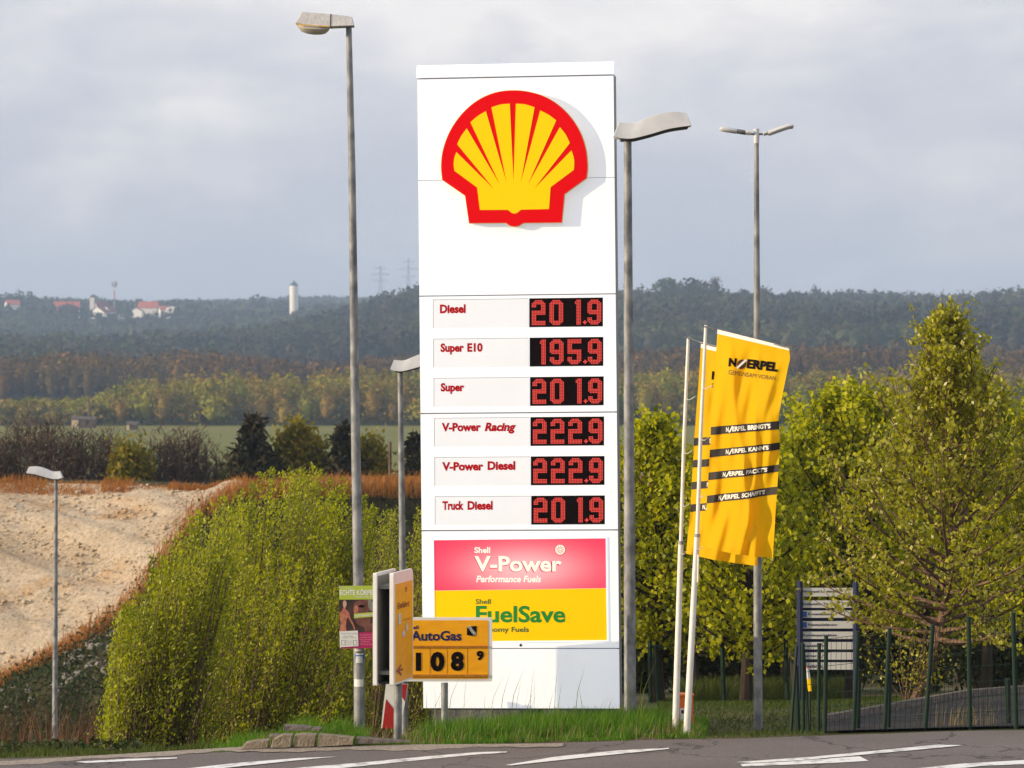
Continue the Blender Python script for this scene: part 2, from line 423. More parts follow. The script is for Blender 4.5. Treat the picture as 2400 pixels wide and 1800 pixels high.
M['twigleaf'] = leafmat('fine_twigs', [(.085, .06, .045), (.14, .105, .08), (.06, .042, .03)], .1, .85, .1)
M['pinegreen'] = leafmat('conifer_needles', [(.018, .024, .010), (.035, .032, .014), (.07, .045, .02)], .1, .7, .2)
M['bushgreen'] = leafmat('far_bush_leaf', [(.14, .15, .012), (.24, .20, .018), (.30, .20, .02)], .3, .6, .2)
M['belt'] = leafmat('spring_wood', [(.13, .16, .010), (.26, .25, .02), (.32, .19, .04), (.08, .10, .012), (.38, .29, .06)], .15, .8, .1)
M['darkwood'] = leafmat('dark_wood', [(.022, .016, .006), (.14, .072, .020), (.065, .052, .010), (.26, .135, .035)], .1, .8, .05)  # brown wood; cloud shade is put into its dark tints
M['hillwood'] = leafmat('hill_wood', [(.012, .022, .020), (.060, .050, .042), (.038, .062, .030), (.10, .10, .05)], .1, .8, .05)  # tints darkened to stand for cloud shade and cooled to suggest haze
M['rooftile'] = mat('red_roof', (.42, .085, .05), .8, (.52, .13, .08), .4, 4)
M['roofdark'] = mat('dark_red_roof', (.17, .04, .035), .8)
M['render'] = mat('white_render', (.82, .78, .74), .8)
M['slate'] = mat('slate_roof', (.06, .09, .10), .7)
M['steel'] = mat('far_steel', (.20, .20, .21), .6)
M['shed'] = mat('shed_wood', (.09, .065, .05), .9)
M['shedpale'] = mat('shed_pale', (.55, .42, .28), .8)
M['stone'] = mat('limestone', (.20, .175, .145), .9, (.36, .325, .28), 4, 6, .5, 10)
M['bowl'] = mat('lamp_glass', (.62, .58, .52), .15, (.52, .47, .40), 5, 4, spec=.7)

# pink advert: translucent film, brighter where its tubes glow behind it
def glowfilm():
    m = bpy.data.materials.new('advert_pink_film'); m.use_nodes = True
    t = m.node_tree; b = t.nodes['Principled BSDF']
    tcn = t.nodes.new('ShaderNodeTexCoord'); sp = t.nodes.new('ShaderNodeSeparateXYZ'); t.links.new(tcn.outputs['Object'], sp.inputs[0])
    def lam(x, c, w):
        a = t.nodes.new('ShaderNodeMath'); a.operation = 'SUBTRACT'; t.links.new(x, a.inputs[0]); a.inputs[1].default_value = c
        q = t.nodes.new('ShaderNodeMath'); q.operation = 'DIVIDE'; t.links.new(a.outputs[0], q.inputs[0]); q.inputs[1].default_value = w
        p = t.nodes.new('ShaderNodeMath'); p.operation = 'POWER'; t.links.new(q.outputs[0], p.inputs[0]); p.inputs[1].default_value = 2
        return p.outputs[0]
    s = t.nodes.new('ShaderNodeMath'); s.operation = 'ADD'
    t.links.new(lam(sp.outputs[0], .05, .82), s.inputs[0]); t.links.new(lam(sp.outputs[2], 1.84, .30), s.inputs[1])
    e = t.nodes.new('ShaderNodeMath'); e.operation = 'MULTIPLY'; t.links.new(s.outputs[0], e.inputs[0]); e.inputs[1].default_value = -1.5
    x = t.nodes.new('ShaderNodeMath'); x.operation = 'EXPONENT'; t.links.new(e.outputs[0], x.inputs[0])
    r = t.nodes.new('ShaderNodeValToRGB'); r.color_ramp.elements[0].color = (.42, .010, .05, 1); r.color_ramp.elements[1].color = (.95, .56, .52, 1)
    t.links.new(x.outputs[0], r.inputs[0])
    b.inputs['Base Color'].default_value = (.66, .05, .10, 1); b.inputs['Roughness'].default_value = .35; b.inputs['Specular IOR Level'].default_value = .15
    t.links.new(r.outputs[0], b.inputs['Emission Color']); b.inputs['Emission Strength'].default_value = .85
    return m
M['pink'] = glowfilm()
def ledmat():
    m = mat('red_led', (.30, .02, .015), .4); b = m.node_tree.nodes['Principled BSDF']
    b.inputs['Emission Color'].default_value = (1, .085, .065, 1); b.inputs['Emission Strength'].default_value = .66
    return m
M['led'] = ledmat()
def flagmat():
    m = bpy.data.materials.new('yellow_flag_cloth'); m.use_nodes = True
    t = m.node_tree; b = t.nodes['Principled BSDF']; out = t.nodes['Material Output']
    b.inputs['Base Color'].default_value = (.93, .54, .003, 1); b.inputs['Roughness'].default_value = .7; b.inputs['Specular IOR Level'].default_value = .15
    tr = t.nodes.new('ShaderNodeBsdfTranslucent'); tr.inputs[0].default_value = (.94, .56, .002, 1)
    ms = t.nodes.new('ShaderNodeMixShader'); ms.inputs[0].default_value = .46
    t.links.new(b.outputs[0], ms.inputs[1]); t.links.new(tr.outputs[0], ms.inputs[2]); t.links.new(ms.outputs[0], out.inputs[0])
    return m
M['flag'] = flagmat()

# ------------------------------------------------------------------ ground sheet
def build_ground():
    ys = np.concatenate([np.linspace(-150, 20, 30), np.linspace(22, 70, 110), np.geomspace(71, 5400, 190)])
    t = np.linspace(-1, 1, 241); xs = np.sinh(t * 6.2) / np.sinh(6.2) * 2600
    X, Y = np.meshgrid(xs, ys)
    Z = G(X, Y)
    V = np.stack([X, Y, Z], -1).reshape(-1, 3)
    a, b = X.shape
    i = np.arange(a - 1)[:, None] * b + np.arange(b - 1)[None, :]
    F = np.stack([i, i + 1, i + b + 1, i + b], -1).reshape(-1, 4)
    o = NP('ground', V, 4, M['soil'], faces=F, kind='structure')
    o.data.polygons.foreach_set('use_smooth', [True] * len(o.data.polygons))
    o.data.materials.append(M['field'])
    cy = V[F].mean(1)[:, 1]
    o.data.polygons.foreach_set('material_index', ((cy > 420) & (cy < 1000)).astype(np.int32))
build_ground()

# ------------------------------------------------------------------ road
def R(px, py, off=0.):
    """photo point on the road surface"""
    dx, dz = (px - 1200) / FPX, -(py - 850) / FPX
    y = 37.
    for _ in range(12):
        z = float(roadz(dx * y, y)) + off
        y = (z - EYE) / dz
    return Vector((dx * y, y, z))
def road():
    mb = MB()
    edge = [(-6000, 38.5)]
    xs = np.concatenate([np.linspace(-300, -12, 24), np.linspace(-11, 11, 45), np.linspace(12, 300, 24)])
    rows = []
    for yy in (27.6, 27.7, 30, 33, 36, 38.2, 38.5, 38.52):
        drop = -.2 if yy in (27.6, 38.52) else 0
        rows.append([Vector((x, yy + .05 * math.sin(x * 1.7) * (yy > 38) + .03 * math.sin(x * 4.1 + 1) * (yy > 38), float(roadz(x, yy)) + drop)) for x in xs])
    mb.loft(rows)
    r = O('road', mb, M['asphalt'], kind='structure')
    for poly in ([(178, 1785), (300, 1778.5), (415, 1775), (415, 1777.5), (300, 1783.5), (200, 1788)],
                 [(380, 1807), (560, 1787.5), (700, 1776.5), (791, 1773), (700, 1781.5), (560, 1796), (450, 1808)],
                 [(690, 1800), (860, 1786), (1000, 1772.5), (1120, 1762.5), (1188, 1761), (1188, 1763.5), (1100, 1769.5), (1000, 1779.5), (860, 1794), (740, 1806)],
                 [(1184, 1793), (1300, 1773.5), (1450, 1758.5), (1568, 1752.5), (1568, 1755), (1480, 1764), (1380, 1774), (1260, 1787), (1200, 1793.5)],
                 [(1725, 1786), (1900, 1774), (2080, 1756.5), (2200, 1745), (2257, 1746.5), (2200, 1752.5), (2100, 1761.5), (1980, 1772.5), (1880, 1781.5), (1760, 1788)],
                 [(1735, 1790.5), (1860, 1784), (1990, 1774), (2015, 1772.5), (2036, 1783), (1960, 1787.5), (1850, 1792), (1740, 1796)],
                 [(2100, 1806), (2250, 1790), (2420, 1780), (2420, 1790), (2300, 1795), (2180, 1808)]):
        # split long edges so that the stripe follows the road
        dense = []
        for i, a in enumerate(poly):
            b = poly[(i + 1) % len(poly)]
            n = max(1, int(abs(b[0] - a[0]) / 40))
            dense += [(a[0] + (b[0] - a[0]) * k / n, a[1] + (b[1] - a[1]) * k / n) for k in range(n)]
        m = MB().prism(dense, R, .007, 0)
        O('lane_marking', m, M['roadpaint'], r)
    # worn gravel edge along the verge
    m = MB(); rows = [[], []]
    for px in range(-100, 1321, 20):
        q = 1786 - (px * .060 if px < 600 else 36 + (px - 600) * .0085)
        wob = 3.0 * math.sin(px * .021) + 1.6 * math.sin(px * .083)
        rows[0].append(R(px, q - 2, .006)); rows[1].append(R(px, q + (7 if px < 560 else 11) * (1 - .7 * max(0, (px - 900) / 420)) + wob * .7, .006))
    m.loft(rows); O('gutter', m, M['gutter'], r)
road()

def kerb():
    d = 38.62
    k = E('kerb', 'broken tan kerb stones lying loose along the grassy road edge', 'kerb', P(750, 1752, d))
    stones = [([(562, 1757), (575, 1742), (600, 1737), (631, 1735), (627, 1754)], 0, 'kerb'), ([(634, 1753), (640, 1734), (662, 1722), (686, 1723), (682, 1752)], .02, 'kerb'),
              ([(689, 1752), (691, 1723), (712, 1721), (741, 1723), (737, 1750)], .0, 'kerb'), ([(744, 1750), (747, 1722), (790, 1726), (829, 1730), (826, 1745), (790, 1747)], .015, 'kerb'),
              ([(832, 1744), (836, 1730), (880, 1733), (962, 1740), (900, 1742)], .0, 'kerbdark'), ([(626, 1735), (628, 1728), (655, 1728), (654, 1734)], -.2, 'kerbdark'),
              ([(660, 1719), (661, 1707), (700, 1708), (726, 1711), (724, 1718)], -.26, 'kerbdark'), ([(727, 1719), (728, 1712), (751, 1713), (750, 1719)], -.24, 'kerbdark')]
    for poly, off, m in stones:
        O('kerb_stone', MB().prism(poly, plane(d), off, .22), M[m], k, bevel=.012)
kerb()

# ------------------------------------------------------------------ driveway behind the fence
def driveway():
    m = MB()
    near = [(1930, 42.3), (2100, 42.3), (2300, 42.3), (2700, 42.3)]
    rows = []
    for k in range(15):
        t = k / 14; row = []
        for j in range(25):
            s = j / 24
            px = 1935 + s * 900; d0 = 39.1; d1 = 41.8 + 11 * s
            d = d0 + (d1 - d0) * t
            row.append(onground(px, d, .03))
        rows.append(row)
    m.loft(rows)
    dr = O('driveway', m, M['pave'], kind='structure')
    for j in range(24):
        s0, s1 = j / 24, (j + .97) / 24
        a = onground(1935 + s0 * 900, 41.85 + 11 * s0, 0); b = onground(1935 + s1 * 900, 41.85 + 11 * s1, 0)
        k = MB(); up = Vector((0, 0, .11)); bk = Vector((-.03, .14, 0))
        k.add([a, b, b + bk, a + bk, a + up, b + up, b + bk + up, a + bk + up], [(0, 3, 2, 1), (4, 5, 6, 7), (0, 1, 5, 4), (1, 2, 6, 5), (2, 3, 7, 6), (3, 0, 4, 7)])
        O('kerb_stone', k, M['kerbdark'], dr)
driveway()

# ------------------------------------------------------------------ price pylon
PROOT = Vector((.11, 42, 0))
pyl = E('price_sign', 'tall white fuel price pylon with red and yellow scallop emblem and red digits', 'price sign', PROOT, rot=(0, -.0099, RA(-7)))
PT = .30                                  # depth of the body
def PY(px, py, off=0.):
    pc = py + 9 / 460 * (1660 - py) / 1513 * (px - 1207)
    u0 = 977 + (pc - 147) * 15 / 1513
    return Vector(((px - u0 - 230) / 200 / .9925, -off, (1660 - pc) / 200 + .2))
def edges(py):
    x = 977 + (py - 147) * 15 / 1513
    return x, x + 460
def pr(poly, off, thick, m, name, bevel=0, parent=pyl, **k):
    return O(name, MB().prism(poly, PY, off, thick), m, parent, True, bevel=bevel, **k)
def band(y0, y1, i=0):
    """horizontal strip of the pylon between two heights, slanted as in the photo; i = inset in px"""
    def s(y): return 9 / 460 * (1660 - y) / 1513
    (a, b), (c, d) = edges(y0), edges(y1)
    f = lambda x, y: (x, y - s(y) * (x - 1207))
    return [f(a + i, y0), f(b - i, y0), f(d - i, y1), f(c + i, y1)]
# core body, its right flank shows as a dark sliver
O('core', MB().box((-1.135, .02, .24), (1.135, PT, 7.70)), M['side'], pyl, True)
cap = MB()
rows = []
for (yy, off) in ((147, -.16), (147.3, -.07), (150, -.02), (156, .012), (164, .025), (175, .03), (178.4, .03), (178.4, -.03)):
    a, b = edges(yy); a -= 1; b += 1
    f = lambda x: (x, yy - 9 / 460 * (1660 - yy) / 1513 * (x - 1207))
    rows.append([PY(*f(a), off), PY(*f(b), off)])
rows.append([Vector((rows[-1][0].x, PT + .02, rows[-1][0].z)), Vector((rows[-1][1].x, PT + .02, rows[-1][1].z))])
rows.append([Vector((rows[0][0].x, PT + .02, rows[0][0].z)), Vector((rows[0][1].x, PT + .02, rows[0][1].z))])
rows.append(rows[0])
cap.loft(rows)
n = len(rows) - 1
cap.f.append(tuple(2 * i for i in range(n))); cap.f.append(tuple(2 * i + 1 for i in reversed(range(n))))
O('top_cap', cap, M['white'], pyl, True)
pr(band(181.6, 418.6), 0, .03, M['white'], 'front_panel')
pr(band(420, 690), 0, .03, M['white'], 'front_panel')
for y0, y1 in ((692.6, 966), (969, 1241.4)):
    # fascia with three openings for the displays
    def s(y): return 9 / 460 * (1660 - y) / 1513
    holes = []
    base = 0 if y0 < 800 else 277.2
    for r in range(3):
        t = 698.5 + r * 92.2 + base + (1 if base else 0)
        x = edges(t)[0]
        f = lambda xx, yy: (xx, yy - s(yy) * (xx - 1207) + 1.0)
        holes.append([f(x + 258, t), f(x + 430.5, t), f(x + 430.5, t + 68), f(x + 258, t + 68)])
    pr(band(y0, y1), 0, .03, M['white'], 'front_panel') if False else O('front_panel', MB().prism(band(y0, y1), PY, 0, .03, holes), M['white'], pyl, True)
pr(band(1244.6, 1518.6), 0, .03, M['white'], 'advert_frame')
pr(band(1521.4, 1660), 0, .03, M['white'], 'base_panel')  # not backlit itself; shares the sheet's added glow, which pales shadows here
O('plinth', MB().box((-1.07, .05, -.35), (1.07, PT - .03, .245)), M['base'], pyl, True)
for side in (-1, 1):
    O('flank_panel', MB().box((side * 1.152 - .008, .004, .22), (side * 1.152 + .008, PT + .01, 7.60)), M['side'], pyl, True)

# price rows
DIG = {'0': 'abcdef', '1': 'B', '2': 'abged', '5': 'afgcd', '9': 'abcdfg'}
def digit_cells(ch):
    Wd, H = 9, 17
    g = np.zeros((H, Wd), bool)
    if ch == '1':
        g[:, 6:9] = True; g[1:3, 5] = True
        return g
    sg = DIG[ch]
    if 'a' in sg: g[0:3, :] = True
    if 'g' in sg: g[7:10, :] = True
    if 'd' in sg: g[14:17, :] = True
    if 'f' in sg: g[0:9, 0:3] = True
    if 'b' in sg: g[0:9, 6:9] = True
    if 'e' in sg: g[8:17, 0:3] = True
    if 'c' in sg: g[8:17, 6:9] = True
    if ch == '2': g[2:5, 0:3] = True
    if ch == '9': g[12:15, 0:3] = True
    if ch == '5': g[12:15, 0:3] = True
    cut = {'0': 'TLTRBLBR', '2': 'TLTR', '9': 'TLTRBLBR', '5': 'BLBR'}[ch]
    for c in range(2):
        for r in range(2 - c):
            if 'TL' in cut: g[r, c] = False
            if 'TR' in cut: g[r, 8 - c] = False
            if 'BL' in cut: g[16 - r, c] = False
            if 'BR' in cut: g[16 - r, 8 - c] = False
    if ch == '9': g[9, 0] = False
    return g
def price_row(k, name, parts, price):
    yl = [698.5, 790.7, 882.9, 976.7, 1068.9, 1161.1][k]
    x0 = edges(yl)[0]
    sl = lambda xx, yy: (xx, yy - 9 / 460 * (1660 - yy) / 1513 * (xx - 1207))
    q = lambda a, b, c, d: [sl(x0 + a, yl + b), sl(x0 + c, yl + b), sl(x0 + c, yl + d), sl(x0 + a, yl + d)]
    # label panel: a plate in a fine groove
    for g in (q(32, 1.2, 256, 2.2), q(32, 2.2, 33, 68.5)):
        O('panel_groove', MB().prism(g, PY, .0025, .002), M['side'], pyl, True)
    lp = O('label_panel', MB().prism(q(33.5, 2.6, 256, 68.5), PY, .002, .0015), M['rowpanel'], pyl, True)
    for (s, a, b, c, d, sh) in parts:
        t = MB(); text(t, s, (x0 + a, yl + b, x0 + c, yl + d), lambda X, Y, o: PY(*sl(X, Y), o), .0045, .046, sh)
        O('lettering', t, M['ink'], lp, True)
    dp = O('price_display', MB().prism(q(258.6, .6, 430, 67.6), PY, -.004, .02), M['black'], pyl, True)
    W_, H_ = 171.5, 67.
    def dots(cx, cy, gw, gh, cells):
        m = MB()
        ph, pw = gh / 17, gw / 9
        for r in range(17):
            for c in range(9):
                if cells[r, c]:
                    X = cx + (c + .5) * pw; Y = cy + (r + .5) * ph; h = .37
                    m.add([PY(*sl(X - pw * h, Y - ph * h), -.001), PY(*sl(X + pw * h, Y - ph * h), -.001), PY(*sl(X + pw * h, Y + ph * h), -.001), PY(*sl(X - pw * h, Y + ph * h), -.001)], [(0, 1, 2, 3)])
        return m
    for i, ch in enumerate(price.replace('.', '')):
        rx = [.03, .272, .513, .79][i]
        O('digit', dots(x0 + 258.6 + rx * W_, yl + .08 * H_, .19 * W_, .88 * H_, digit_cells(ch)), M['led'], dp, True)
    pt = MB()
    for dx, dy in ((-1, 0), (1, 0), (0, 0), (0, -1), (0, 1)):
        X = x0 + 258.6 + .755 * W_ + dx * 3; Y = yl + .875 * H_ + dy * 3.2
        pt.add([PY(*sl(X + a, Y + b), -.001) for a, b in ((-1.4, -1.4), (1.4, -1.4), (1.4, 1.4), (-1.4, 1.4))], [(0, 1, 2, 3)])
    O('decimal_point', pt, M['led'], dp, True)
# label boxes relative to the row's left edge and top (px)
price_row(0, 'Diesel', [('Diesel', 48.5, 13, 109, 34, 0)], '201.9')
price_row(1, 'Super E10', [('Super', 49, 12, 104, 38.5, 0), ('E10', 112, 12, 148, 33, 0)], '195.9')
price_row(2, 'Super', [('Super', 48.5, 13, 104, 39, 0)], '201.9')
price_row(3, 'V-Power Racing', [('V-Power', 50, 13, 142, 33.5, 0), ('Racing', 151, 13, 224, 39.5, .22)], '222.9')
price_row(4, 'V-Power Diesel', [('V-Power', 50, 13, 147, 33.5, 0), ('Diesel', 157, 11.5, 222, 32.5, 0)], '222.9')
price_row(5, 'Truck Diesel', [('Truck', 50, 12.5, 100, 33.5, 0), ('Diesel', 109, 12.5, 168, 33.5, 0)], '201.9')

# emblem
def c1p(x, y): return (960 + x * .3738, 100 + y * .3738)
def arc(pts, n=8):
    """smooth open curve through points (Catmull-Rom)"""
    out = []
    for i in range(len(pts) - 1):
        p0 = pts[max(i - 1, 0)]; p1 = pts[i]; p2 = pts[i + 1]; p3 = pts[min(i + 2, len(pts) - 1)]
        for k in range(n):
            t = k / n
            out.append(tuple(.5 * (2 * p1[j] + (p2[j] - p0[j]) * t + (2 * p0[j] - 5 * p1[j] + 4 * p2[j] - p3[j]) * t * t + (3 * p1[j] - p0[j] - 3 * p2[j] + p3[j]) * t ** 3) for j in range(2)))
    return out + [pts[-1]]
outer = arc([(213, 862), (205, 775), (218, 670), (262, 555), (335, 450), (430, 368), (540, 318), (662, 303), (780, 318), (890, 362), (985, 438), (1060, 540), (1104, 655), (1118, 770), (1112, 850)], 4) + \
        [(975, 950), (958, 1128), (722, 1130)] + arc([(712, 1134), (690, 1148), (663, 1153), (636, 1148), (616, 1134)], 3) + [(608, 1130), (380, 1132), (355, 960)]
inner = [(287, 805)] + arc([(283, 765), (287, 725), (300, 688)], 3) + [(538, 922)] + arc([(305, 640), (330, 588), (365, 540)], 3) + [(575, 895)] + arc([(388, 502), (433, 463), (485, 432)], 3) + \
        [(615, 880)] + arc([(520, 408), (575, 391), (635, 385)], 3) + [(658, 872)] + arc([(673, 385), (733, 390), (790, 408)], 3) + [(703, 880)] + arc([(825, 428), (877, 454), (925, 490)], 3) + \
        [(748, 892)] + arc([(948, 532), (985, 580), (1010, 632)], 3) + [(785, 920)] + arc([(1020, 678), (1037, 735), (1035, 800)], 3) + [(890, 908), (880, 1045), (708, 1049)] + \
        arc([(700, 1053), (682, 1068), (663, 1073), (645, 1068), (628, 1053)], 3) + [(620, 1050), (448, 1051), (430, 910)]
grow = [(662 + (x - 662) * 1.008, 740 + (y - 740) * 1.008) for x, y in outer]
emb = pr([c1p(*q) for q in grow], .082, .066, M['rim'], 'scallop_emblem')
O('emblem_face', MB().prism([c1p(*q) for q in outer], PY, .087, .005), M['red'], emb, True)
O('emblem_ribs', MB().prism([c1p(*q) for q in inner], PY, .0915, .004), M['yellow'], emb, True)
for bx in (-.25, .25):
    O('bracket', MB().box((bx - .03, -.02, 5.9), (bx + .03, .0, 6.5)), M['side'], emb, True)

# advert
def c3(x, y): return (780 + x * .3497, 1220 + y * .3497)
def c3b(x0, y0, x1, y1): a, b = c3(x0, y0), c3(x1, y1); return (*a, *b)
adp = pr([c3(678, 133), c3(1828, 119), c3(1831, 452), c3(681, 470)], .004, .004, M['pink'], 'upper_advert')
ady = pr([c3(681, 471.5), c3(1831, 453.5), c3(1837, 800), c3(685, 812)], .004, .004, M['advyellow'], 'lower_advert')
fr = MB()
for g in ([(668, 122), (1838, 107), (1838, 117.5), (668, 131.5)], [(668, 131.5), (676.5, 131.5), (683.5, 813.5), (675, 824)], [(1829.5, 117.5), (1838, 117.5), (1847, 810), (1838.5, 801.5)], [(675, 824), (683.5, 813.5), (1838.5, 801.5), (1847, 810)]):
    fr.prism([c3(*q) for q in g], PY, .012, .012)
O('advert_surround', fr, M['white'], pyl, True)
pl = PY
def lettering(s, box, m, bold=.03, shear=0., off=.0075, parent=None, dx=0, dy=0, mp=PY):
    t = MB(); text(t, s, (box[0] + dx, box[1] + dy, box[2] + dx, box[3] + dy), mp, off, bold, shear)
    return O('lettering', t, m, parent, True)
lettering('Shell', c3b(950, 178, 1056, 218), M['advwhite'], .03, parent=adp)
lettering('V-Power', c3b(950, 238, 1535, 343), M['ink'], .042, parent=adp, off=.0065, dx=-1.1, dy=1.4)
lettering('V-Power', c3b(950, 238, 1535, 343), M['advwhite'], .03, parent=adp, off=.0085)
lettering('Performance Fuels', c3b(962, 368, 1398, 414), M['advwhite'], .03, .2, parent=adp)
ring = MB().prism([c3(*q) for q in disc(1525, 196, 37, 24)], PY, .007, .002)
rg = O('badge', ring, M['ink'], adp, True)
O('badge_face', MB().prism([c3(*q) for q in disc(1525, 195, 33.5, 24)], PY, .0085, .001), M['advwhite'], rg, True)
sw = MB()
for i in range(9):
    a = 2 * math.pi * i / 9
    p = lambda r, t: c3(1525 + r * math.cos(a + t), 195 + r * math.sin(a + t))
    sw.prism([p(6, 0), p(17, .25), p(28, .75), p(26, .85), p(15, .40), p(6, .3)], PY, .0097, 0)
O('swirl', sw, M['red'], rg, True)
lettering('Shell', c3b(958, 526, 1060, 560), M['dgreen'], .018, parent=ady)
lettering('FuelSave', c3b(960, 570, 1560, 684), M['green'], .026, parent=ady)
lettering('Economy Fuels', c3b(962, 712, 1316, 758), M['dgreen'], .022, parent=ady)
O('lock', MB().prism([c3(*q) for q in ((1250, 838), (1256, 828), (1261, 824), (1266, 828), (1271, 838), (1261, 846))], PY, .004, .004), M['dark'], pyl, True)

# ------------------------------------------------------------------ autogas price board
def autogas():
    d = 41.4; mp = plane(d); base = P(1042, 1735, d); base.z = Gz(base.x, base.y) - .1
    g = E('gas_price_board', 'orange board with black price 108 on grey post before the white pylon', 'price board', base)
    B = lambda q: [c3(*t) for t in q]
    O('post', MB().tube([base, P(1042, 1600, d + .03)], .041, 14), M['galv'], g, smooth=True)
    fr = O('frame', MB().prism(B(rrect(418, 650, 1069, 1079, 14)), mp, 0, .05), M['whiteplain'], g, bevel=.006)
    fc = O('sign_face', MB().prism(B(rrect(440, 668, 1042, 1061, 14)), mp, .004, .004), M['orange'], g)
    for a, b in ((838, 851), (1031, 1047)):
        O('slide_rail', MB().prism(B(rect(444, a, 1032, b)), mp, .022, .02), M['orangedk'], g)
    for x in (650, 765, 900):
        O('plate_joint', MB().prism(B(rect(x, 853, x + 3, 1030)), mp, .0065, .003), M['orangedk'], g)
    for s, bx, m, bo in (('Shell', c3b(498, 703, 575, 728), 'navy', .03), ('AutoGas', c3b(524, 738, 863, 806), 'navy', .03)):
        t = MB(); text(t, s, bx, mp, .0075, bo); O('lettering', t, M[m], fc)
    for s, bx in (('1', c3b(556, 885, 592, 1007)), ('0', c3b(654, 878, 749, 1012)), ('8', c3b(790, 878, 879, 1008)), ('9', c3b(963, 872, 1012, 938))):
        t = MB(); text(t, s, bx, mp, .009, .055); O('digit', t, M['black'], fc)
    st = O('sticker', MB().prism(B([(899, 712), (957, 706), (965, 709), (963, 764), (950, 776), (899, 768)]), mp, .0075, .002), M['black'], g)
    t = MB(); text(t, 'DYNAMO', (1093, 1473.5, 1119, 1481.5), mp, .009, .02, 0, RA(52)); O('lettering', t, M['paper'], st)
autogas()

# ------------------------------------------------------------------ double-sided entrance sign
def einfahrt():
    d0, d1 = 39.75, 40.72
    c9 = lambda x, y: (780 + x * .2532, 1340 + y * .2532)     # crop coordinates of the close-up
    base = P(932, 1728, 40.2); base.z = Gz(base.x, base.y) - .1
    g = E('entrance_sign', 'orange white framed entrance sign seen edge on with open grey back', 'sign', base)
    O('post', MB().tube([base, P(933, 1600, 40.2)], .047, 14), M['galv'], g, smooth=True)
    A0, A1 = P(922, 850, d0), P(969, 850, d1)
    B0, B1 = P(889, 850, d0), P(936, 850, d1)
    nrm = Vector((A1.y - A0.y, -(A1.x - A0.x), 0)).normalized()
    zt, zb = P(900, 1343, d0).z, P(900, 1608, d0).z
    def mpr(a, b):
        def f(s, t, off=0.): p = a.lerp(b, s); return Vector((p.x, p.y, zt + (zb - zt) * t)) + nrm * off
        return f
    fa, fb = mpr(A0, A1), mpr(B0, B1)
    rr = [(x, y) for x, y in rrect(0, 0, 1, 1, .08)]
    O('front_shell', MB().prism(rr, fa, 0, .035), M['whiteplain'], g, bevel=.01)
    inner = [(.10 + .84 * x, .105 + .875 * y) for x, y in rect(0, 0, 1, 1)]
    fc = O('sign_face', MB().prism(inner, fa, .004, .004), M['orange'], g)
    O('rear_shell', MB().prism(rr, fb, -.03, .035), M['whiteplain'], g, bevel=.01)
    ib = [(.03, .03), (.97, .03), (.97, .97), (.03, .97)]
    O('back_plate', MB().prism(ib, fb, -.024, .006), M['backgrey'], g)
    # inside of the box: cross rails and the dark core sheet
    for t in (.115, .875):
        O('cross_rail', MB().prism(rect(.08, t, .95, t + .03), fb, .13, .15), M['backgrey'], g)
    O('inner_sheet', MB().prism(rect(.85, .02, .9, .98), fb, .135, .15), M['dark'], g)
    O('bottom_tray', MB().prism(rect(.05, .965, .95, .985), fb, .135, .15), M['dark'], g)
    # near rims wrap round the folded edges
    for f, o in ((fa, .004), (fb, -.026)):
        O('rim', MB().prism(rrect(-.012, .0, .05, 1., .02), f, o, .045), M['whiteplain'], g, bevel=.006)
    t = MB(); text(t, 'Einfahrt', (.18, .275, .76, .33), fa, .008, .03); O('lettering', t, M['darkred'], fc)
    t = MB()
    t.prism([(.10, .875), (.34, .825), (.36, .845), (.27, .868), (.44, .868), (.44, .888), (.27, .888), (.38, .915), (.36, .935)], fa, .008, 0); O('arrow', t, M['darkred'], fc)
    O('emblem_mark', MB().prism([(x, y) for x, y in [(.55, .165), (.6, .145), (.66, .165), (.64, .18), (.62, .2), (.58, .2)]], fa, .008, 0), M['orangedk'], fc)
    O('pictogram', MB().prism(rect(.22, .37, .34, .47), fa, .008, 0), M['sticker'], fc)
    t = MB(); text(t, 'Autogas', (.44, .43, .86, .455), fa, .008, .0); O('lettering', t, M['orangedk'], fc)
    O('sticker', MB().prism([(.58, .50), (.68, .47), (.70, .53), (.62, .555)], fa, .008, .001), M['sticker'], g)
    O('sticker', MB().prism([(.40, .55), (.54, .53), (.56, .575), (.44, .60)], fa, .008, .001), M['sticker'], g)
einfahrt()

# ------------------------------------------------------------------ red and white hazard board
def hazard():
    d = 41.6; mp = plane(d); c9 = lambda x, y: (780 + x * .2532, 1340 + y * .2532)
    b = P(928, 1735, d); b.z = Gz(b.x, b.y) - .1
    g = E('hazard_board', 'leaning red and white striped hazard board behind entrance sign post', 'hazard board', b)
    O('post', MB().tube([b, P(932, 1600, d + .05)], .03, 10), M['galv'], g)
    out = [c9(500, 1040), c9(735, 1040), c9(640, 1400), c9(450, 1400)]
    q = [c9(492, 1040), c9(700, 1040), c9(650, 1310), c9(610, 1450), c9(445, 1450)]
    O('board', MB().prism(q, mp, 0, .02), M['whiteplain'], g)
    O('stripe', MB().prism([c9(492, 1180), c9(575, 1280), c9(572, 1400), c9(590, 1450), c9(458, 1450)], mp, .004, .003), M['boardred'], g)
    O('stripe', MB().prism([c9(630, 1040), c9(692, 1040), c9(668, 1200), c9(640, 1160)], mp, .004, .003), M['boardred'], g)
hazard()
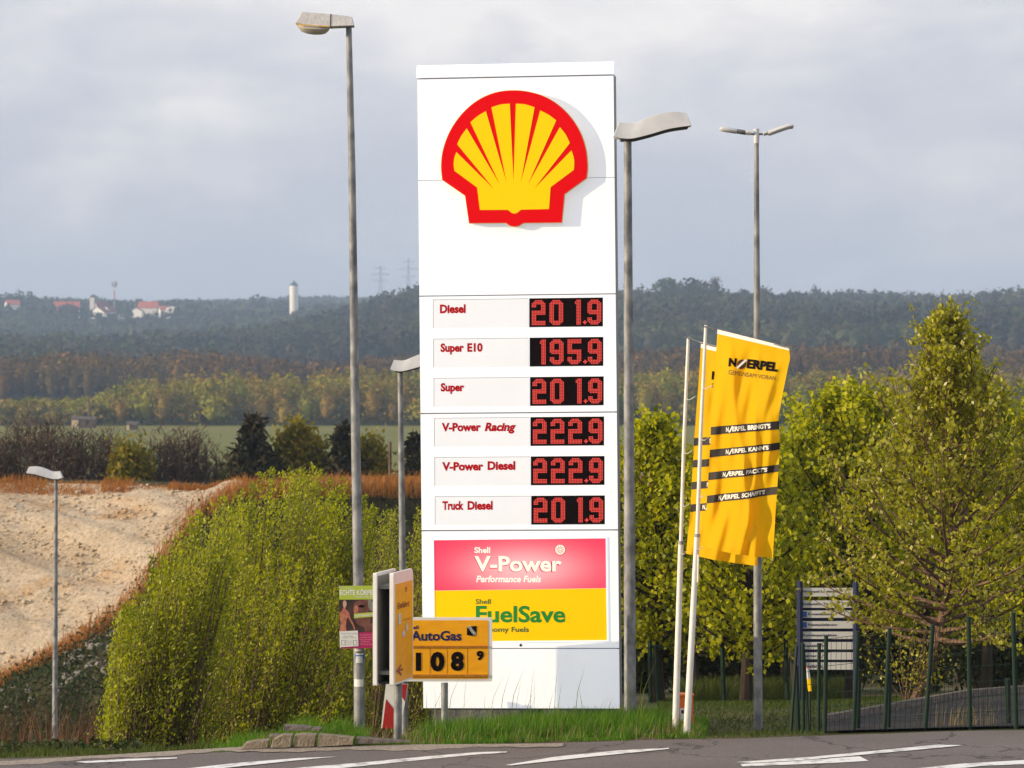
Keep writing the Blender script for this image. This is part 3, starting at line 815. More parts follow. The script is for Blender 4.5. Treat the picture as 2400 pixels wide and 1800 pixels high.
# ------------------------------------------------------------------ street lamps
def wave_lamp(name, label):
    """pole foot at the origin, hood reaching to +x; 7.2 m tall"""
    g = E(name, label, 'street lamp', (0, 0, 0), 'street lamps with curved hoods')
    Hh = 7.18
    O('pole', MB().tube([(0, 0, -.3), (0, 0, 2.2), (0, 0, Hh)], [.072, .066, .045], 20), M['galv'], g, True, smooth=True)
    k = 1 / 202.4
    bot = [(-34, 9), (-16, 4), (9, 3), (49, 12), (99, 26), (149, 33)]
    top = [(-21, 43), (-3, 41), (19, 42), (49, 54), (79, 64), (109, 67), (137, 64)]
    def ip(c, t):
        x = [p[0] for p in c]; X = x[0] + (x[-1] - x[0]) * t
        a = arc(c, 8); return X, float(np.interp(X, [q[0] for q in a], [q[1] for q in a]))
    rows = []; n = 22
    for i in range(n + 1):
        t = i / n; bx, bz = ip(bot, t); tx, tz = ip(top, t)
        wb = .165 - .02 * t; wt = .075 - .02 * t
        rows.append([(bx * k, -wb, Hh + bz * k), (tx * k, -wt, Hh + tz * k), (tx * k, wt, Hh + tz * k), (bx * k, wb, Hh + bz * k)])
    O('lamp_hood', MB().loft(rows, True), M['lampwave'], g, True, bevel=.006)
    und = MB(); rr = []
    for i in range(2, n):
        t = i / n; bx, bz = ip(bot, t); rr.append([(bx * k, -.15, Hh + bz * k - .004), (bx * k, -.13, Hh + bz * k - .022), (bx * k, .13, Hh + bz * k - .022), (bx * k, .15, Hh + bz * k - .004)])
    und.loft(rr, True); O('lens', und, M['underside'], g, True)
    O('door_seam', MB().box((-.03, -.0725, .55), (.03, -.0655, .555)), M['dark'], g, True)
    return g
def copy_thing(o, label=None):
    c = o.copy(); COL.objects.link(c)
    if label: c['label'] = label
    def rec(src, dst):
        for ch in src.children:
            k = ch.copy(); COL.objects.link(k); k.parent = dst; rec(ch, k)
    rec(o, c)
    return c
lw = wave_lamp('street_lamp', 'grey street lamp with curved hood standing close beside the price pylon')
lw2 = copy_thing(lw, 'smaller street lamp with curved hood half hidden behind the price pylon')
lw3 = copy_thing(lw, 'street lamp standing alone before the pale gravel heap')
for o, px, py, d, rz, lean in ((lw, 1471, 330, 41.5, 0, -.0045), (lw2, 938, 872, 62, 0, -.012), (lw3, 130, 1124, 90, 180, .003)):
    p = P(px, py, d); o.location = (p.x - lean * 7.18, d, p.z - 7.18); o.rotation_euler = (0, lean, RA(rz))
    if rz: o.rotation_euler = (0, -lean, RA(rz))
lw3.rotation_euler = (0, -.005, RA(180))

def box_lamp():
    d = 42.6; b = P(843, 1668, d); b.z = Gz(b.x, b.y) - .2
    g = E('street_lamp', 'tall galvanised street lamp with boxy white head and poster strapped on', 'street lamp', b)
    O('pole', MB().tube([b, P(841, 1420, d), P(833, 1000, d), P(825, 400, d), P(817.5, 62, d)], [.068, .064, .054, .043, .034], 20), M['galv'], g, smooth=True)
    c = lambda x, y: (660 + x * .22906, y * .22906)
    mp = plane(d)
    lo = [(145, 250), (250, 262), (400, 272), (505, 282), (660, 276), (745, 272)]
    hi = [(213, 128), (300, 133), (420, 144), (508, 152), (640, 165), (722, 178)]
    rows = []
    for (a, e) in zip(lo, hi):
        pa, pe = P(*c(*a), d), P(*c(*e), d)
        rows.append([pa + Vector((0, -.15, 0)), pe + Vector((0, -.085, 0)), pe + Vector((0, .085, 0)), pa + Vector((0, .15, 0))])
    O('lamp_housing', MB().loft(rows, True), M['lamphead'], g, bevel=.008)
    sm = MB()
    pa, pe = P(*c(505, 282), d), P(*c(508, 152), d)
    sm.loft([[pa + Vector((dx, -.1535, 0)), pe + Vector((dx, -.0885, .003)), pe + Vector((dx, .0885, .003)), pa + Vector((dx, .1535, 0))] for dx in (-.006, .006)], True)
    O('housing_seam', sm, M['underside'], g)
    # glass bowl
    rows = []
    for x, y, w in ((160, 262, .02), (172, 285, .075), (200, 318, .11), (260, 340, .125), (330, 350, .13), (400, 350, .125), (445, 340, .115), (480, 312, .09), (498, 284, .02)):
        pb = P(*c(x, y), d); pt = P(*c(x, 262 + (x - 160) * .06), d)
        rows.append([pb + Vector((0, -w * .55, 0)), pb * .45 + pt * .55 + Vector((0, -w, 0)), pt + Vector((0, -w, 0)), pt + Vector((0, w, 0)), pb * .45 + pt * .55 + Vector((0, w, 0)), pb + Vector((0, w * .55, 0))])
    O('lamp_bowl', MB().loft(rows, True), M['bowl'], g, smooth=True)
    fr = MB().prism([c(158, 255), c(500, 279), c(498, 290), c(160, 266)], mp, .158, .012); O('bowl_frame', fr, M['rim'], g)
    O('bulb', MB().prism([c(250, 262), c(392, 268), c(392, 283), c(250, 277)], mp, .150, .02), M['advwhite'], g)
    # stickers on the pole
    c9 = lambda x, y: (780 + x * .2532, 1340 + y * .2532)
    pm = lambda px, py, off=0.: P(px, py, d - .066 - .0006) + Vector((0, -off, 0))
    def wrap(poly, m, off=.003):
        # bend the sticker round the pole
        ax = P(842.5, 1560, d); mb = MB(); r = .069 + off
        xs = [q[0] for q in poly]; ysq = [q[1] for q in poly]; rows = []
        for i in range(9):
            X = min(xs) + (max(xs) - min(xs)) * i / 8
            axx = P(840.5 + (np.mean(ysq) - 1420) * .012, np.mean(ysq), d)
            dx = (X - 1200) * d / FPX - axx.x; dx = max(-r * .96, min(r * .96, dx)); dy = -math.sqrt(r * r - dx * dx)
            rows.append([Vector((axx.x + dx, d + dy, P(0, min(ysq), d).z)), Vector((axx.x + dx, d + dy, P(0, max(ysq), d).z))])
        mb.loft(rows); return O('sticker', mb, m, g)
    wrap([c9(207, 712), c9(268, 732)], M['sticker']); wrap([c9(206, 757), c9(296, 800)], M['blue']); wrap([c9(217, 752), c9(284, 766)], M['paper'], .0045)
    wrap([c9(217, 778), c9(276, 840)], M['sticker'], .006); wrap([c9(200, 992), c9(284, 1060)], M['paper'])
box_lamp()

def poster():
    d = 42.42; mp = plane(d); c9 = lambda x, y: (780 + x * .2532, 1340 + y * .2532)
    B = lambda q: [c9(*t) for t in q]
    bx = lambda a, b, c, e: (*c9(a, b), *c9(c, e))
    z = P(*c9(236, 705), d)
    g = E('exhibition_poster', 'green and black exhibition poster strapped to the tall lamp pole', 'poster', z)
    O('board', MB().prism(B([(58, 131), (412, 128), (416, 704), (64, 712)]), mp, 0, .012), M['magenta'], g)
    lm = O('title_field', MB().prism(B([(58, 131), (412, 128), (412, 256), (58, 258)]), mp, .002, .002), M['lime'], g)
    ph = O('picture_field', MB().prism(B([(58, 258), (412, 256), (414, 556), (240, 562), (62, 548)]), mp, .002, .002), M['photo'], g)
    def t(s, b, m, par, bold=.02, shear=0, off=.004, rot=0):
        k = MB(); text(k, s, b, mp, off, bold, shear, rot); O('lettering', k, M[m], par)
    t('ECHTE KÖRPER', bx(64, 158, 398, 216), 'paper', lm, .03)
    t('VON DEN TOTEN LERNEN', bx(204, 224, 398, 240), 'paper', lm, .0)
    t('EINE AUSSTELLUNG', bx(72, 146, 190, 156), 'paper', lm, 0)
    # large face in the dark, a slim standing anatomical figure
    O('face', MB().prism(B(arc([(190, 330), (200, 290), (240, 266), (300, 258), (330, 262), (350, 330), (330, 372), (352, 430), (340, 480), (300, 505), (250, 500), (215, 470), (205, 420), (190, 380)], 3)), mp, .004, .001), M['facedk'], ph)
    O('face_light', MB().prism(B(arc([(194, 330), (215, 310), (236, 330), (230, 372), (205, 385), (194, 360)], 3)), mp, .0055, .001), M['skin'], ph)
    O('eye', MB().prism(B(arc([(232, 322), (262, 306), (296, 318), (264, 332), (232, 322)], 3)), mp, .0065, .001), M['black'], ph)
    O('hair', MB().prism(B(arc([(326, 262), (352, 258), (372, 290), (400, 270), (412, 300), (404, 350), (372, 366), (340, 350), (326, 300)], 3)), mp, .0055, .001), M['backgrey'], ph)
    O('neck', MB().prism(B([(290, 505), (340, 480), (412, 470), (412, 552), (300, 556)]), mp, .0045, .001), M['facedk'], ph)
    O('figure_head', MB().prism(B(arc([(92, 300), (96, 275), (110, 266), (124, 274), (128, 300), (120, 328), (108, 336), (98, 326), (92, 300)], 3)), mp, .006, .001), M['skinpale'], ph)
    O('figure', MB().prism(B([(96, 335), (116, 335), (122, 352), (146, 372), (158, 400), (168, 440), (188, 470), (204, 510), (210, 540), (196, 534), (180, 490), (158, 450), (142, 420), (128, 440), (122, 500), (128, 548), (62, 552), (64, 520), (74, 480), (66, 430), (62, 380), (84, 362)]), mp, .006, .001), M['skin'], ph)
    st = O('banner', MB().prism(B([(196, 388), (412, 370), (412, 412), (196, 432)]), mp, .008, .001), M['lime'], g)
    t('NUR WENIGE TAGE!', bx(206, 390, 402, 412), 'paper', st, .02, 0, .010, RA(-4.6))
    wb = O('info_field', MB().prism(B([(62, 552), (232, 544), (238, 688), (66, 698)]), mp, .008, .004), M['paper'], g)
    for s, b in (('AUSSTELLUNG', bx(72, 564, 226, 576)), ('Donauhalle', bx(100, 588, 190, 600)), ('Böfinger Straße 50', bx(84, 604, 216, 618)), ('TÄGLICH', bx(116, 634, 180, 644)), ('10 - 18 Uhr', bx(116, 650, 180, 660)), ('geöffnet', bx(122, 668, 170, 680))):
        t(s, b, 'greytext', wb, .0, 0, .0095)
    for x in (80, 188):
        O('box_mark', MB().prism(B(rect(x, 632, x + 36, 680)), mp, .0095, .001, [B(rect(x + 4, 636, x + 32, 676))]), M['greytext'], wb)
    mg = O('text_field', MB().prism(B([(238, 564), (412, 556), (412, 690), (240, 690)]), mp, .002, .002), M['magenta'], g)
    for i, s in enumerate(('Die einzigartige Ausstellung', 'menschlicher Anatomie', 'Karten im Vorverkauf', 'ca. 200 Exponate', 'Mehr Infos an der Kasse')):
        y = 578 + i * 21; t(s, bx(246, y, (390, 382, 360, 340, 396)[i], y + 13), 'pinktext', mg, .0, 0, .004)
    for q in ((64, 140), (404, 140), (410, 690), (72, 700)):
        O('clip', MB().prism(B(disc(q[0], q[1], 6, 8)), mp, .006, .02), M['sticker'], g)
    for y in (300, 560):
        O('strap', MB().tube([P(820 + .0 * y, 1340 + y * .2532, d + .03), P(862, 1340 + y * .2532, d + .03)], .012, 6), M['dark'], g)
poster()

def double_lamp():
    d = 41.2; b = P(1777, 1722, d); b.z = Gz(b.x, b.y) - .1
    g = E('street_lamp', 'tall slim street lamp with two arms behind the yellow flags', 'street lamp', b)
    O('pole', MB().tube([b, P(1775.5, 1300, d), P(1774, 700, d), P(1773, 334, d)], [.052, .047, .037, .027], 16), M['galv'], g, smooth=True)
    O('sleeve', MB().tube([P(1773, 336, d), P(1773, 302, d)], .033, 14), M['lampwave'], g, smooth=True)
    c = lambda x, y: (1400 + x * .23508, 220 + y * .23508)
    def head(nm, pts, rad, m, sq=.6):
        rows = []
        for (x, y), r in zip(pts, rad):
            p = P(*c(x, y), d); rows.append([p + Vector((0, math.cos(a) * r * 1.8, math.sin(a) * r)) for a in [2 * math.pi * k / 12 for k in range(12)]])
        return O(nm, MB().loft(rows, True), m, g, smooth=True)
    a1 = head('arm', [(1560, 402), (1535, 400)], [.012, .012], M['galv'])
    head('arm', [(1615, 402), (1650, 400)], [.012, .012], M['galv'])
    head('joint', [(1535, 390), (1530, 386), (1480, 384), (1476, 384)], [.018, .030, .030, .024], M['lampwave'])
    head('joint', [(1478, 385), (1470, 385), (1400, 374), (1392, 372)], [.024, .028, .028, .024], M['galv'])
    head('lamp_head', [(1390, 374), (1380, 372), (1300, 360), (1240, 352), (1224, 350), (1218, 350)], [.026, .030, .030, .028, .018, .004], M['lampwave'])
    head('joint', [(1652, 398), (1658, 396), (1690, 390)], [.014, .026, .026], M['lampwave'])
    head('lamp_head', [(1690, 392), (1720, 388), (1800, 360), (1900, 326), (1945, 318), (1960, 326)], [.020, .034, .034, .034, .026, .006], M['lampwave'])
    O('lens', MB().prism([c(*q) for q in ((1715, 412), (1800, 385), (1900, 352), (1950, 345), (1945, 330), (1790, 380))], plane(d), .02, .05), M['underside'], g)
double_lamp()

# ------------------------------------------------------------------ flags
fx = lambda x, y: (1560 + x * .36158, 740 + y * .36158)
VK = [0, 1, 2, 3, 4, 5, 6, 7, 8, 9]
LY = np.array([90, 720, 772, 868, 918, 1015, 1065, 1165, 1215, 1492.])
RY = np.array([205, 682, 735, 822, 868, 965, 1012, 1108, 1158, 1576.])
VV = ((LY - 90) / 1402 + (RY - 205) / 1371) / 2
LX = ([0, 300, 620, 900, 1150, 1402], [336, 316, 292, 279, 263, 236])
RX = ([0, 70, 250, 440, 660, 940, 1371], [800, 808, 770, 735, 745, 724, 700])
def flag_surface(d, dx, dy, ph):
    def S_(u, v, off=0.):
        ly = float(np.interp(v, VV, LY)); ry = float(np.interp(v, VV, RY))
        lx = float(np.interp(ly - 90, *LX)); rx = float(np.interp(ry - 205, *RX))
        y = ly + (ry - ly) * u + 10 * math.sin(u * math.pi) * (v > .9) * (v - .9) * 10
        x = lx + (rx - lx) * u
        px, py = fx(x + dx, y + dy * (1 - .52 * v))
        k = sstep(0, .12, v) * (.35 + .65 * v)
        w = k * (.055 * math.sin(u * 7.5 + v * 5.0 + ph) + .035 * math.sin(u * 13 - v * 7 + 1.3 * ph) + .022 * math.sin(u * 21 + v * 17 + ph)) + .10 * math.sin(u * 3.1 + .6) * (.4 + v)
        w += k * (.016 * math.sin(u * 34 + v * 9 + 2 * ph + 2.2 * math.sin(v * 6)) + .012 * math.sin(u * 11 - v * 38 + ph) * math.exp(-((u - .08) / .16) ** 2) + .014 * math.sin(v * 44 + u * 6) * math.exp(-((u - 1.0) / .12) ** 2))
        # creases running down from the upper corners
        w += k * .05 * math.exp(-((u - .15 - .55 * v) / .05) ** 2) - k * .05 * math.exp(-((u - .95 + .35 * v) / .05) ** 2) + k * .035 * math.exp(-((u - .55 - .2 * v) / .04) ** 2)
        return P(px, py, d - .62 * u) + Vector((0, -w - off, 0))
    return S_
def flag(name, label, d, dx, dy, ph, pole_xy):
    Sf = flag_surface(d, dx, dy, ph)
    base = Sf(0, 1)
    g = E(name, label, 'flag', base, 'yellow company flags')
    def grid(u0, u1, v0, v1, nu, nv, off):
        return MB().loft([[Sf(u0 + (u1 - u0) * i / nu, v0 + (v1 - v0) * j / nv, off) for i in range(nu + 1)] for j in range(nv + 1)])
    cloth = O('cloth', grid(0, 1, 0, 1, 56, 90, 0), M['flag'], g, smooth=True)
    cloth.data.polygons.foreach_set('use_smooth', [True] * len(cloth.data.polygons))
    O('top_hem', grid(0, 1, 0, .017, 40, 2, .005), M['flagwhite'], g)
    def put(s, u0, u1, va0, va1, vb0, vb1, m, bold, par, off=.011):
        # text whose left edge spans va0..va1 and right edge vb0..vb1
        def mp(px, py, o):
            a = va0 + (va1 - va0) * py; b = vb0 + (vb1 - vb0) * py
            return Sf(u0 + (u1 - u0) * px, a + (b - a) * px, o)
        t = MB(); text(t, s, (0, 0, 1, 1), mp, off, bold); return O('lettering', t, M[m], par)
    words_ = ["BRINGT'S", "KANN'S", "PACKT'S", "SCHAFFT'S"]
    for i, wd in enumerate(words_):
        v0, v1 = VV[1 + 2 * i], VV[2 + 2 * i]; h_ = v1 - v0
        for off in (.006, -.006):
            s = grid(0, 1, v0, v1, 56, 3, off)
            st = O('stripe', s, M['band'], g)
            if off > 0: front = st
        k = (.222, .228, .205, .165)[i]
        put('N', k, k + .035, v0 + .2 * h_, v0 + .8 * h_, v0 + .2 * h_, v0 + .8 * h_, 'flagwhite', .03, front)
        def sl(px, py, o, k=k, v0=v0, h_=h_): return Sf(k + .035 + px * .06, v0 + (.12 + .76 * py) * h_, o)
        O('slash', MB().prism([(0, 1.), (.75, 0), (1.1, 0), (.35, 1.)], sl, .012, 0), M['flagwhite'], front)
        put('ERPEL', k + .088, k + .285, v0 + .2 * h_, v0 + .78 * h_, v0 + .2 * h_, v0 + .78 * h_, 'flagwhite', .03, front)
        put(wd, k + .315, k + (.645, .60, .625, .66)[i], v0 + .18 * h_, v0 + .78 * h_, v0 + .2 * h_, v0 + .80 * h_, 'flagwhite', .04, front)
    lv = lambda y: (y - 90) / 1402
    put('N', .175, .285, .107, .144, .104, .142, 'black', .06, cloth)
    def rd(px, py, o): return Sf(.36 + px * .068, .127 + py * .0218 - .004 * px, o)
    O('logo_disc', MB().prism(disc(0, 0, 1, 18), rd, .011, 0), M['brown'], cloth)
    O('logo_slash', MB().prism([(-.85, .95), (-1.0, .5), (.55, -1.0), (1.05, -.75)], rd, .014, 0), M['flagwhite'], cloth)
    put('ERPEL', .435, .865, .099, .142, .092, .140, 'black', .06, cloth)
    put('GEMEINSAM VORAN.', .185, .875, .158, .178, .164, .184, 'brown', .0, cloth)
    return g
flag('flag', 'front yellow flag with whole black lettering and four black stripes', 39.7, 0, 0, 0, None)
flag('flag', 'rear yellow flag mostly hidden behind the front flag', 40.35, -107, 92, 2.1, None)

def flagpole(label, d, pts, rod, clips):
    top, mid, bot = pts
    b = P(*bot, d); b.z = Gz(b.x, b.y) - .1
    g = E('flagpole', label, 'flagpole', b, 'white flagpoles')
    mids = ((top[0] + mid[0]) / 2 - 1.5, (top[1] + mid[1]) / 2)
    O('upper_pole', MB().tube([P(*mid, d), P(*mids, d), P(*top, d)], [.022, .021, .018], 12), M['pole'], g, smooth=True)
    O('lower_pole', MB().tube([b, P(*mid, d)], [.040, .031], 14), M['pole'], g, smooth=True)
    O('collar', MB().tube([P(mid[0], mid[1] + 4, d), P(mid[0] + .2, mid[1] - 4, d)], .033, 12), M['galv'], g)
    O('top_rod', MB().tube([P(*rod[0], d - .02), P(*rod[1], d - .02), P(*rod[2], d - .64)], .008, 6), M['galv'], g)
    for x, y in clips:
        pl_ = top[0] + (mid[0] - top[0]) * (y - top[1]) / (mid[1] - top[1])
        O('rope_clip', MB().tube([P(pl_ - 3, y + 5, d - .03), P(pl_ + 8, y + 6, d - .035), P(x, y - 1, d - .02)], .0055, 5), M['flagwhite'], g)
    return g
f1 = flagpole('white flagpole carrying the front yellow flag', 39.72, ((1654.5, 762), (1634, 1255), (1608, 1688)), ((1643, 764), (1680, 772), (1850, 816)),
         [(1669, 905), (1661, 1026), (1651, 1160), (1646, 1282)])
f2 = flagpole('white flagpole nearest the price pylon carrying the rear flag', 40.37, ((1613.5, 790), (1596, 1272), (1582, 1688)), ((1603, 789), (1641, 802), (1812, 846)),
         [(1629, 931), (1622, 1057), (1616, 1181), (1609, 1293)])
O('dangling_rope', MB().tube([P(1637, 1300, 39.69), P(1635.5, 1365, 39.69)], .010, 6), M['flagwhite'], f1)

def saltbox():
    d = 41.3; z0 = Gz((1602 - 1200) * d / FPX, d) - .02
    a, b = P(1589, 1627, d), P(1625, 1627, d)
    g = E('grit_box', 'small orange plastic box standing behind the flagpole feet', 'grit box', ((a.x + b.x) / 2, d, z0))
    O('body', MB().box((a.x, d, z0), (b.x, d + .22, a.z - .03)), M['saltbox'], g, bevel=.01)
    O('lid', MB().box((a.x - .008, d - .01, a.z - .03), (b.x + .008, d + .23, a.z)), M['saltbox'], g, bevel=.008)
    O('notice', MB().prism(rect(1594, 1660, 1605, 1690), plane(d), .004, .003), M['paper'], g)
    O('notice_print', MB().prism(rect(1596, 1664, 1603, 1672), plane(d), .0065, .002), M['navy'], g)
saltbox()

# ------------------------------------------------------------------ directory board
def directory():
    d = 51; mp = plane(d); c = lambda x, y: (1840 + x * .24111, 1340 + y * .24111)
    b = P(1940, 1580, d); b.z = Gz(b.x, d)
    g = E('directory_sign', 'blue directory sign with white slats half hidden by the birch', 'sign', b)
    for x in (1874.5, 2006):
        p0 = P(x, 1600, d); p0.z = Gz(p0.x, d) - .2
        O('post', MB().tube([p0, P(x, 1362, d)], .045, 8), M['dirblue'], g)
    O('backing', MB().prism(rect(1871, 1408, 2008, 1572), mp, -.05, .03), M['dirblue'], g)
    tx = ['Noerpel Logistik', 'Entladung Tor 40', 'Kranentladung', 'Paketanlieferung', 'Kundenparkplätze', 'Anmeldung', 'Lager', 'Ausfahrt']
    ys = [1378, 1407.5, 1431, 1456, 1480.5, 1505, 1529, 1552.5]
    for i, (s, y) in enumerate(zip(tx, ys)):
        sp = O('slat', MB().prism(rect(1877, y, 2004, y + (20 if i == 0 else 17)), mp, 0, .03), M['dirwhite'], g)
        t = MB(); ic = i in (2, 3)
        text(t, s, (1894 if ic else 1881, y + 5, 1894 + len(s) * 4.2, y + 12.5), mp, .006, .02); O('lettering', t, M['dirblue'], sp)
        if ic: O('pictogram', MB().prism(rect(1880, y + 2, 1891, y + 15), mp, .006, 0), M['blue'], sp)
        if i == 1: O('arrow', MB().prism([(1994, y + 15), (1998, y + 2), (2002, y + 15)], mp, .006, 0), M['blue'], sp)
        if i == 2: O('arrow', MB().prism([(1995, y + 2), (2002, y + 8.5), (1995, y + 15)], mp, .006, 0), M['blue'], sp)
directory()

# ------------------------------------------------------------------ fences
def fence():
    c = lambda x, y: (1840 + x * .24111, 1340 + y * .24111)
    posts = [((172, 705), (178, 1556), .030), ((332, 705), (325, 1552), .030), ((400, 630), (388, 1552), .034), ((706, 590), (668, 1545), .034), ((1015, 560), (968, 1540), .034), ((1436, 520), (1362, 1536), .036)]
    p2 = [((1560 + 1870 * .3797), (1240 + 548 * .3797)), ((1560 + 1880 * .3797), (1240 + 1235 * .3797)), .036]
    P2 = [(c(*a), c(*b), r) for a, b, r in posts] + [((p2[0]), (p2[1]), p2[2])] + [((1560 + 2145 * .3797, 1240 + 522 * .3797), (1560 + 2165 * .3797, 1240 + 1230 * .3797), .038), ((2480, 1425), (2492, 1705), .038), ((2600, 1412), (2614, 1700), .038)]
    g0 = onground(2100, 39.2)
    g = E('wire_fence', 'dark green wire mesh fence with leaning posts along the road edge', 'fence', g0)
    D = [39.5, 39.45, 39.4, 39.3, 39.25, 39.2, 39.15, 39.1, 39.05, 39.0]
    tops, bots = [], []
    for (a, b, r), d in zip(P2, D):
        top = P(*a, d); bot = P(*b, d)
        dirv = (bot - top); gz = Gz(bot.x, d) - .15
        bot2 = top + dirv * ((top.z - gz) / (top.z - bot.z))
        r *= .70
        O('post', MB().tube([bot2, top], r, 10), M['fence'], g)
        O('post_cap', MB().tube([top, top + Vector((0, 0, .012))], r * 1.12, 10), M['fence'], g)
        tops.append(top); bots.append(bot2)
    wires = MB()
    for i in range(len(tops) - 1):
        a, b, c0, d0 = bots[i], bots[i + 1], tops[i], tops[i + 1]
        n = max(2, int((b - a).length / .05))
        for k in range(1, n):
            t = k / n
            p = a.lerp(b, t); q = c0.lerp(d0, t)
            wires.tube([p + Vector((0, .02, 0)), q + Vector((0, .02, -.03))], .0026, 3, False)
        for j in range(1, 9):
            t = j / 8.2
            wires.tube([a.lerp(c0, t), b.lerp(d0, t)], .0038, 3, False)
    O('wire_mesh', wires, M['fence'], g, kind='stuff')
    # braces of the end bay
    O('brace', MB().tube([P(1867, 1512, 39.5), P(1851, 1716, 39.5) + Vector((0, 0, -.15))], .022, 6), M['fence'], g)
    O('brace', MB().tube([P(1884, 1520, 39.5), P(1897, 1716, 39.5) + Vector((0, 0, -.15))], .016, 6), M['fence'], g)
    # second run further back
    back = [((1692, 1506), (1698, 1658)), ((1841, 1476), (1846, 1630)), ((1536, 1512), (1543, 1660)), ((1523, 1502), (1525, 1660))]
    h = E('wire_fence', 'thin dark green fence posts standing on lawn under the trees', 'fence', onground(1690, 55))
    for (a, b) in back:
        d = 55; t = P(*a, d); bo = P(*b, d); bo.z = Gz(bo.x, d) - .1
        O('post', MB().tube([bo, t], .035, 8), M['fence'], h)
    O('rail', MB().tube([P(1523, 1514, 55), P(1556, 1519, 55)], .03, 6), M['fence'], h)
    # more posts of the inner run, seen between the front posts
    k = E('wire_fence', 'second row of short green posts behind the front fence', 'fence', onground(2050, 40.3))
    for (a, b) in (((1866, 1560), (1871, 1716)), ((2012.5, 1570), (2010, 1712)), ((2084, 1575), (2081, 1712)), ((2361, 1590), (2364, 1707))):
        d = 40.3; t = P(*a, d); bo = P(*b, d); bo.z = Gz(bo.x, d) - .1
        O('post', MB().tube([bo, t], .03, 8), M['fence'], k)
fence()

def markers():
    d = 40.4
    c = lambda x, y: (1840 + x * .24111, 1340 + y * .24111)
    for (top, mid, bot, lab, r, hw) in (((212, 925), (230, 1040), (240, 1160), 'leaning marker stick with white and yellow halves behind fence post', .02, .0), ((97, 920), (103, 1040), (107, 1160), 'upright marker stick with pale bands left of the fence', .012, 0)):
        b = P(*c(*bot), d); low = b.copy(); low.z = Gz(b.x, d) - .05
        g = E('marker_stick', lab, 'marker', low)
        tp, md = P(*c(*top), d), P(*c(*mid), d)
        O('reflector', MB().tube([md.lerp(tp, .9), tp], r, 8), M['saltbox'], g)
        O('upper_band', MB().tube([md, md.lerp(tp, .9)], r, 8), M['whiteplain'], g)
        O('lower_band', MB().tube([b, md.lerp(b, .02)], r, 8), M['yellow'] if hw == 0 and r > .015 else M['sticker'], g)
        O('foot', MB().tube([low, b.lerp(low, .01)], r * .8, 6), M['fence'], g)
markers()
# ------------------------------------------------------------------ foliage
def unit(n):
    v = RNG.normal(size=(n, 3)); return v / np.linalg.norm(v, axis=1, keepdims=True)
def leaves(name, pos, m, length, width, parent=None, tint=None, droop=.3, axis=None, jit=1., **k):
    """kite-shaped blades, slightly folded sizes, one quad each"""
    n = len(pos); pos = np.asarray(pos)
    a = unit(n) * jit + np.array([0, 0, -droop])
    if axis is not None: a = a * .6 + np.asarray(axis)
    a /= np.linalg.norm(a, axis=1, keepdims=True)
    r = unit(n); w = np.cross(a, r); w /= np.linalg.norm(w, axis=1, keepdims=True) + 1e-9
    Ls = (length * RNG.uniform(.6, 1.25, n))[:, None]; Ws = (width * RNG.uniform(.6, 1.2, n))[:, None]
    V = np.stack([pos, pos + a * Ls * .5 + w * Ws * .5, pos + a * Ls, pos + a * Ls * .5 - w * Ws * .5], 1)
    if tint is None: tint = np.clip(RNG.normal(.45, .28, n), 0, 1)
    return NP(name, V, 4, m, parent, tint, **k)

def bez(p, q, up, n=6):
    """branch from p to q, first bulging then turning up"""
    c = (p + q) / 2 + up
    return [p * (1 - t) ** 2 + c * 2 * t * (1 - t) + q * t * t for t in np.linspace(0, 1, n)]
V3 = lambda v: np.array(v, dtype=float)

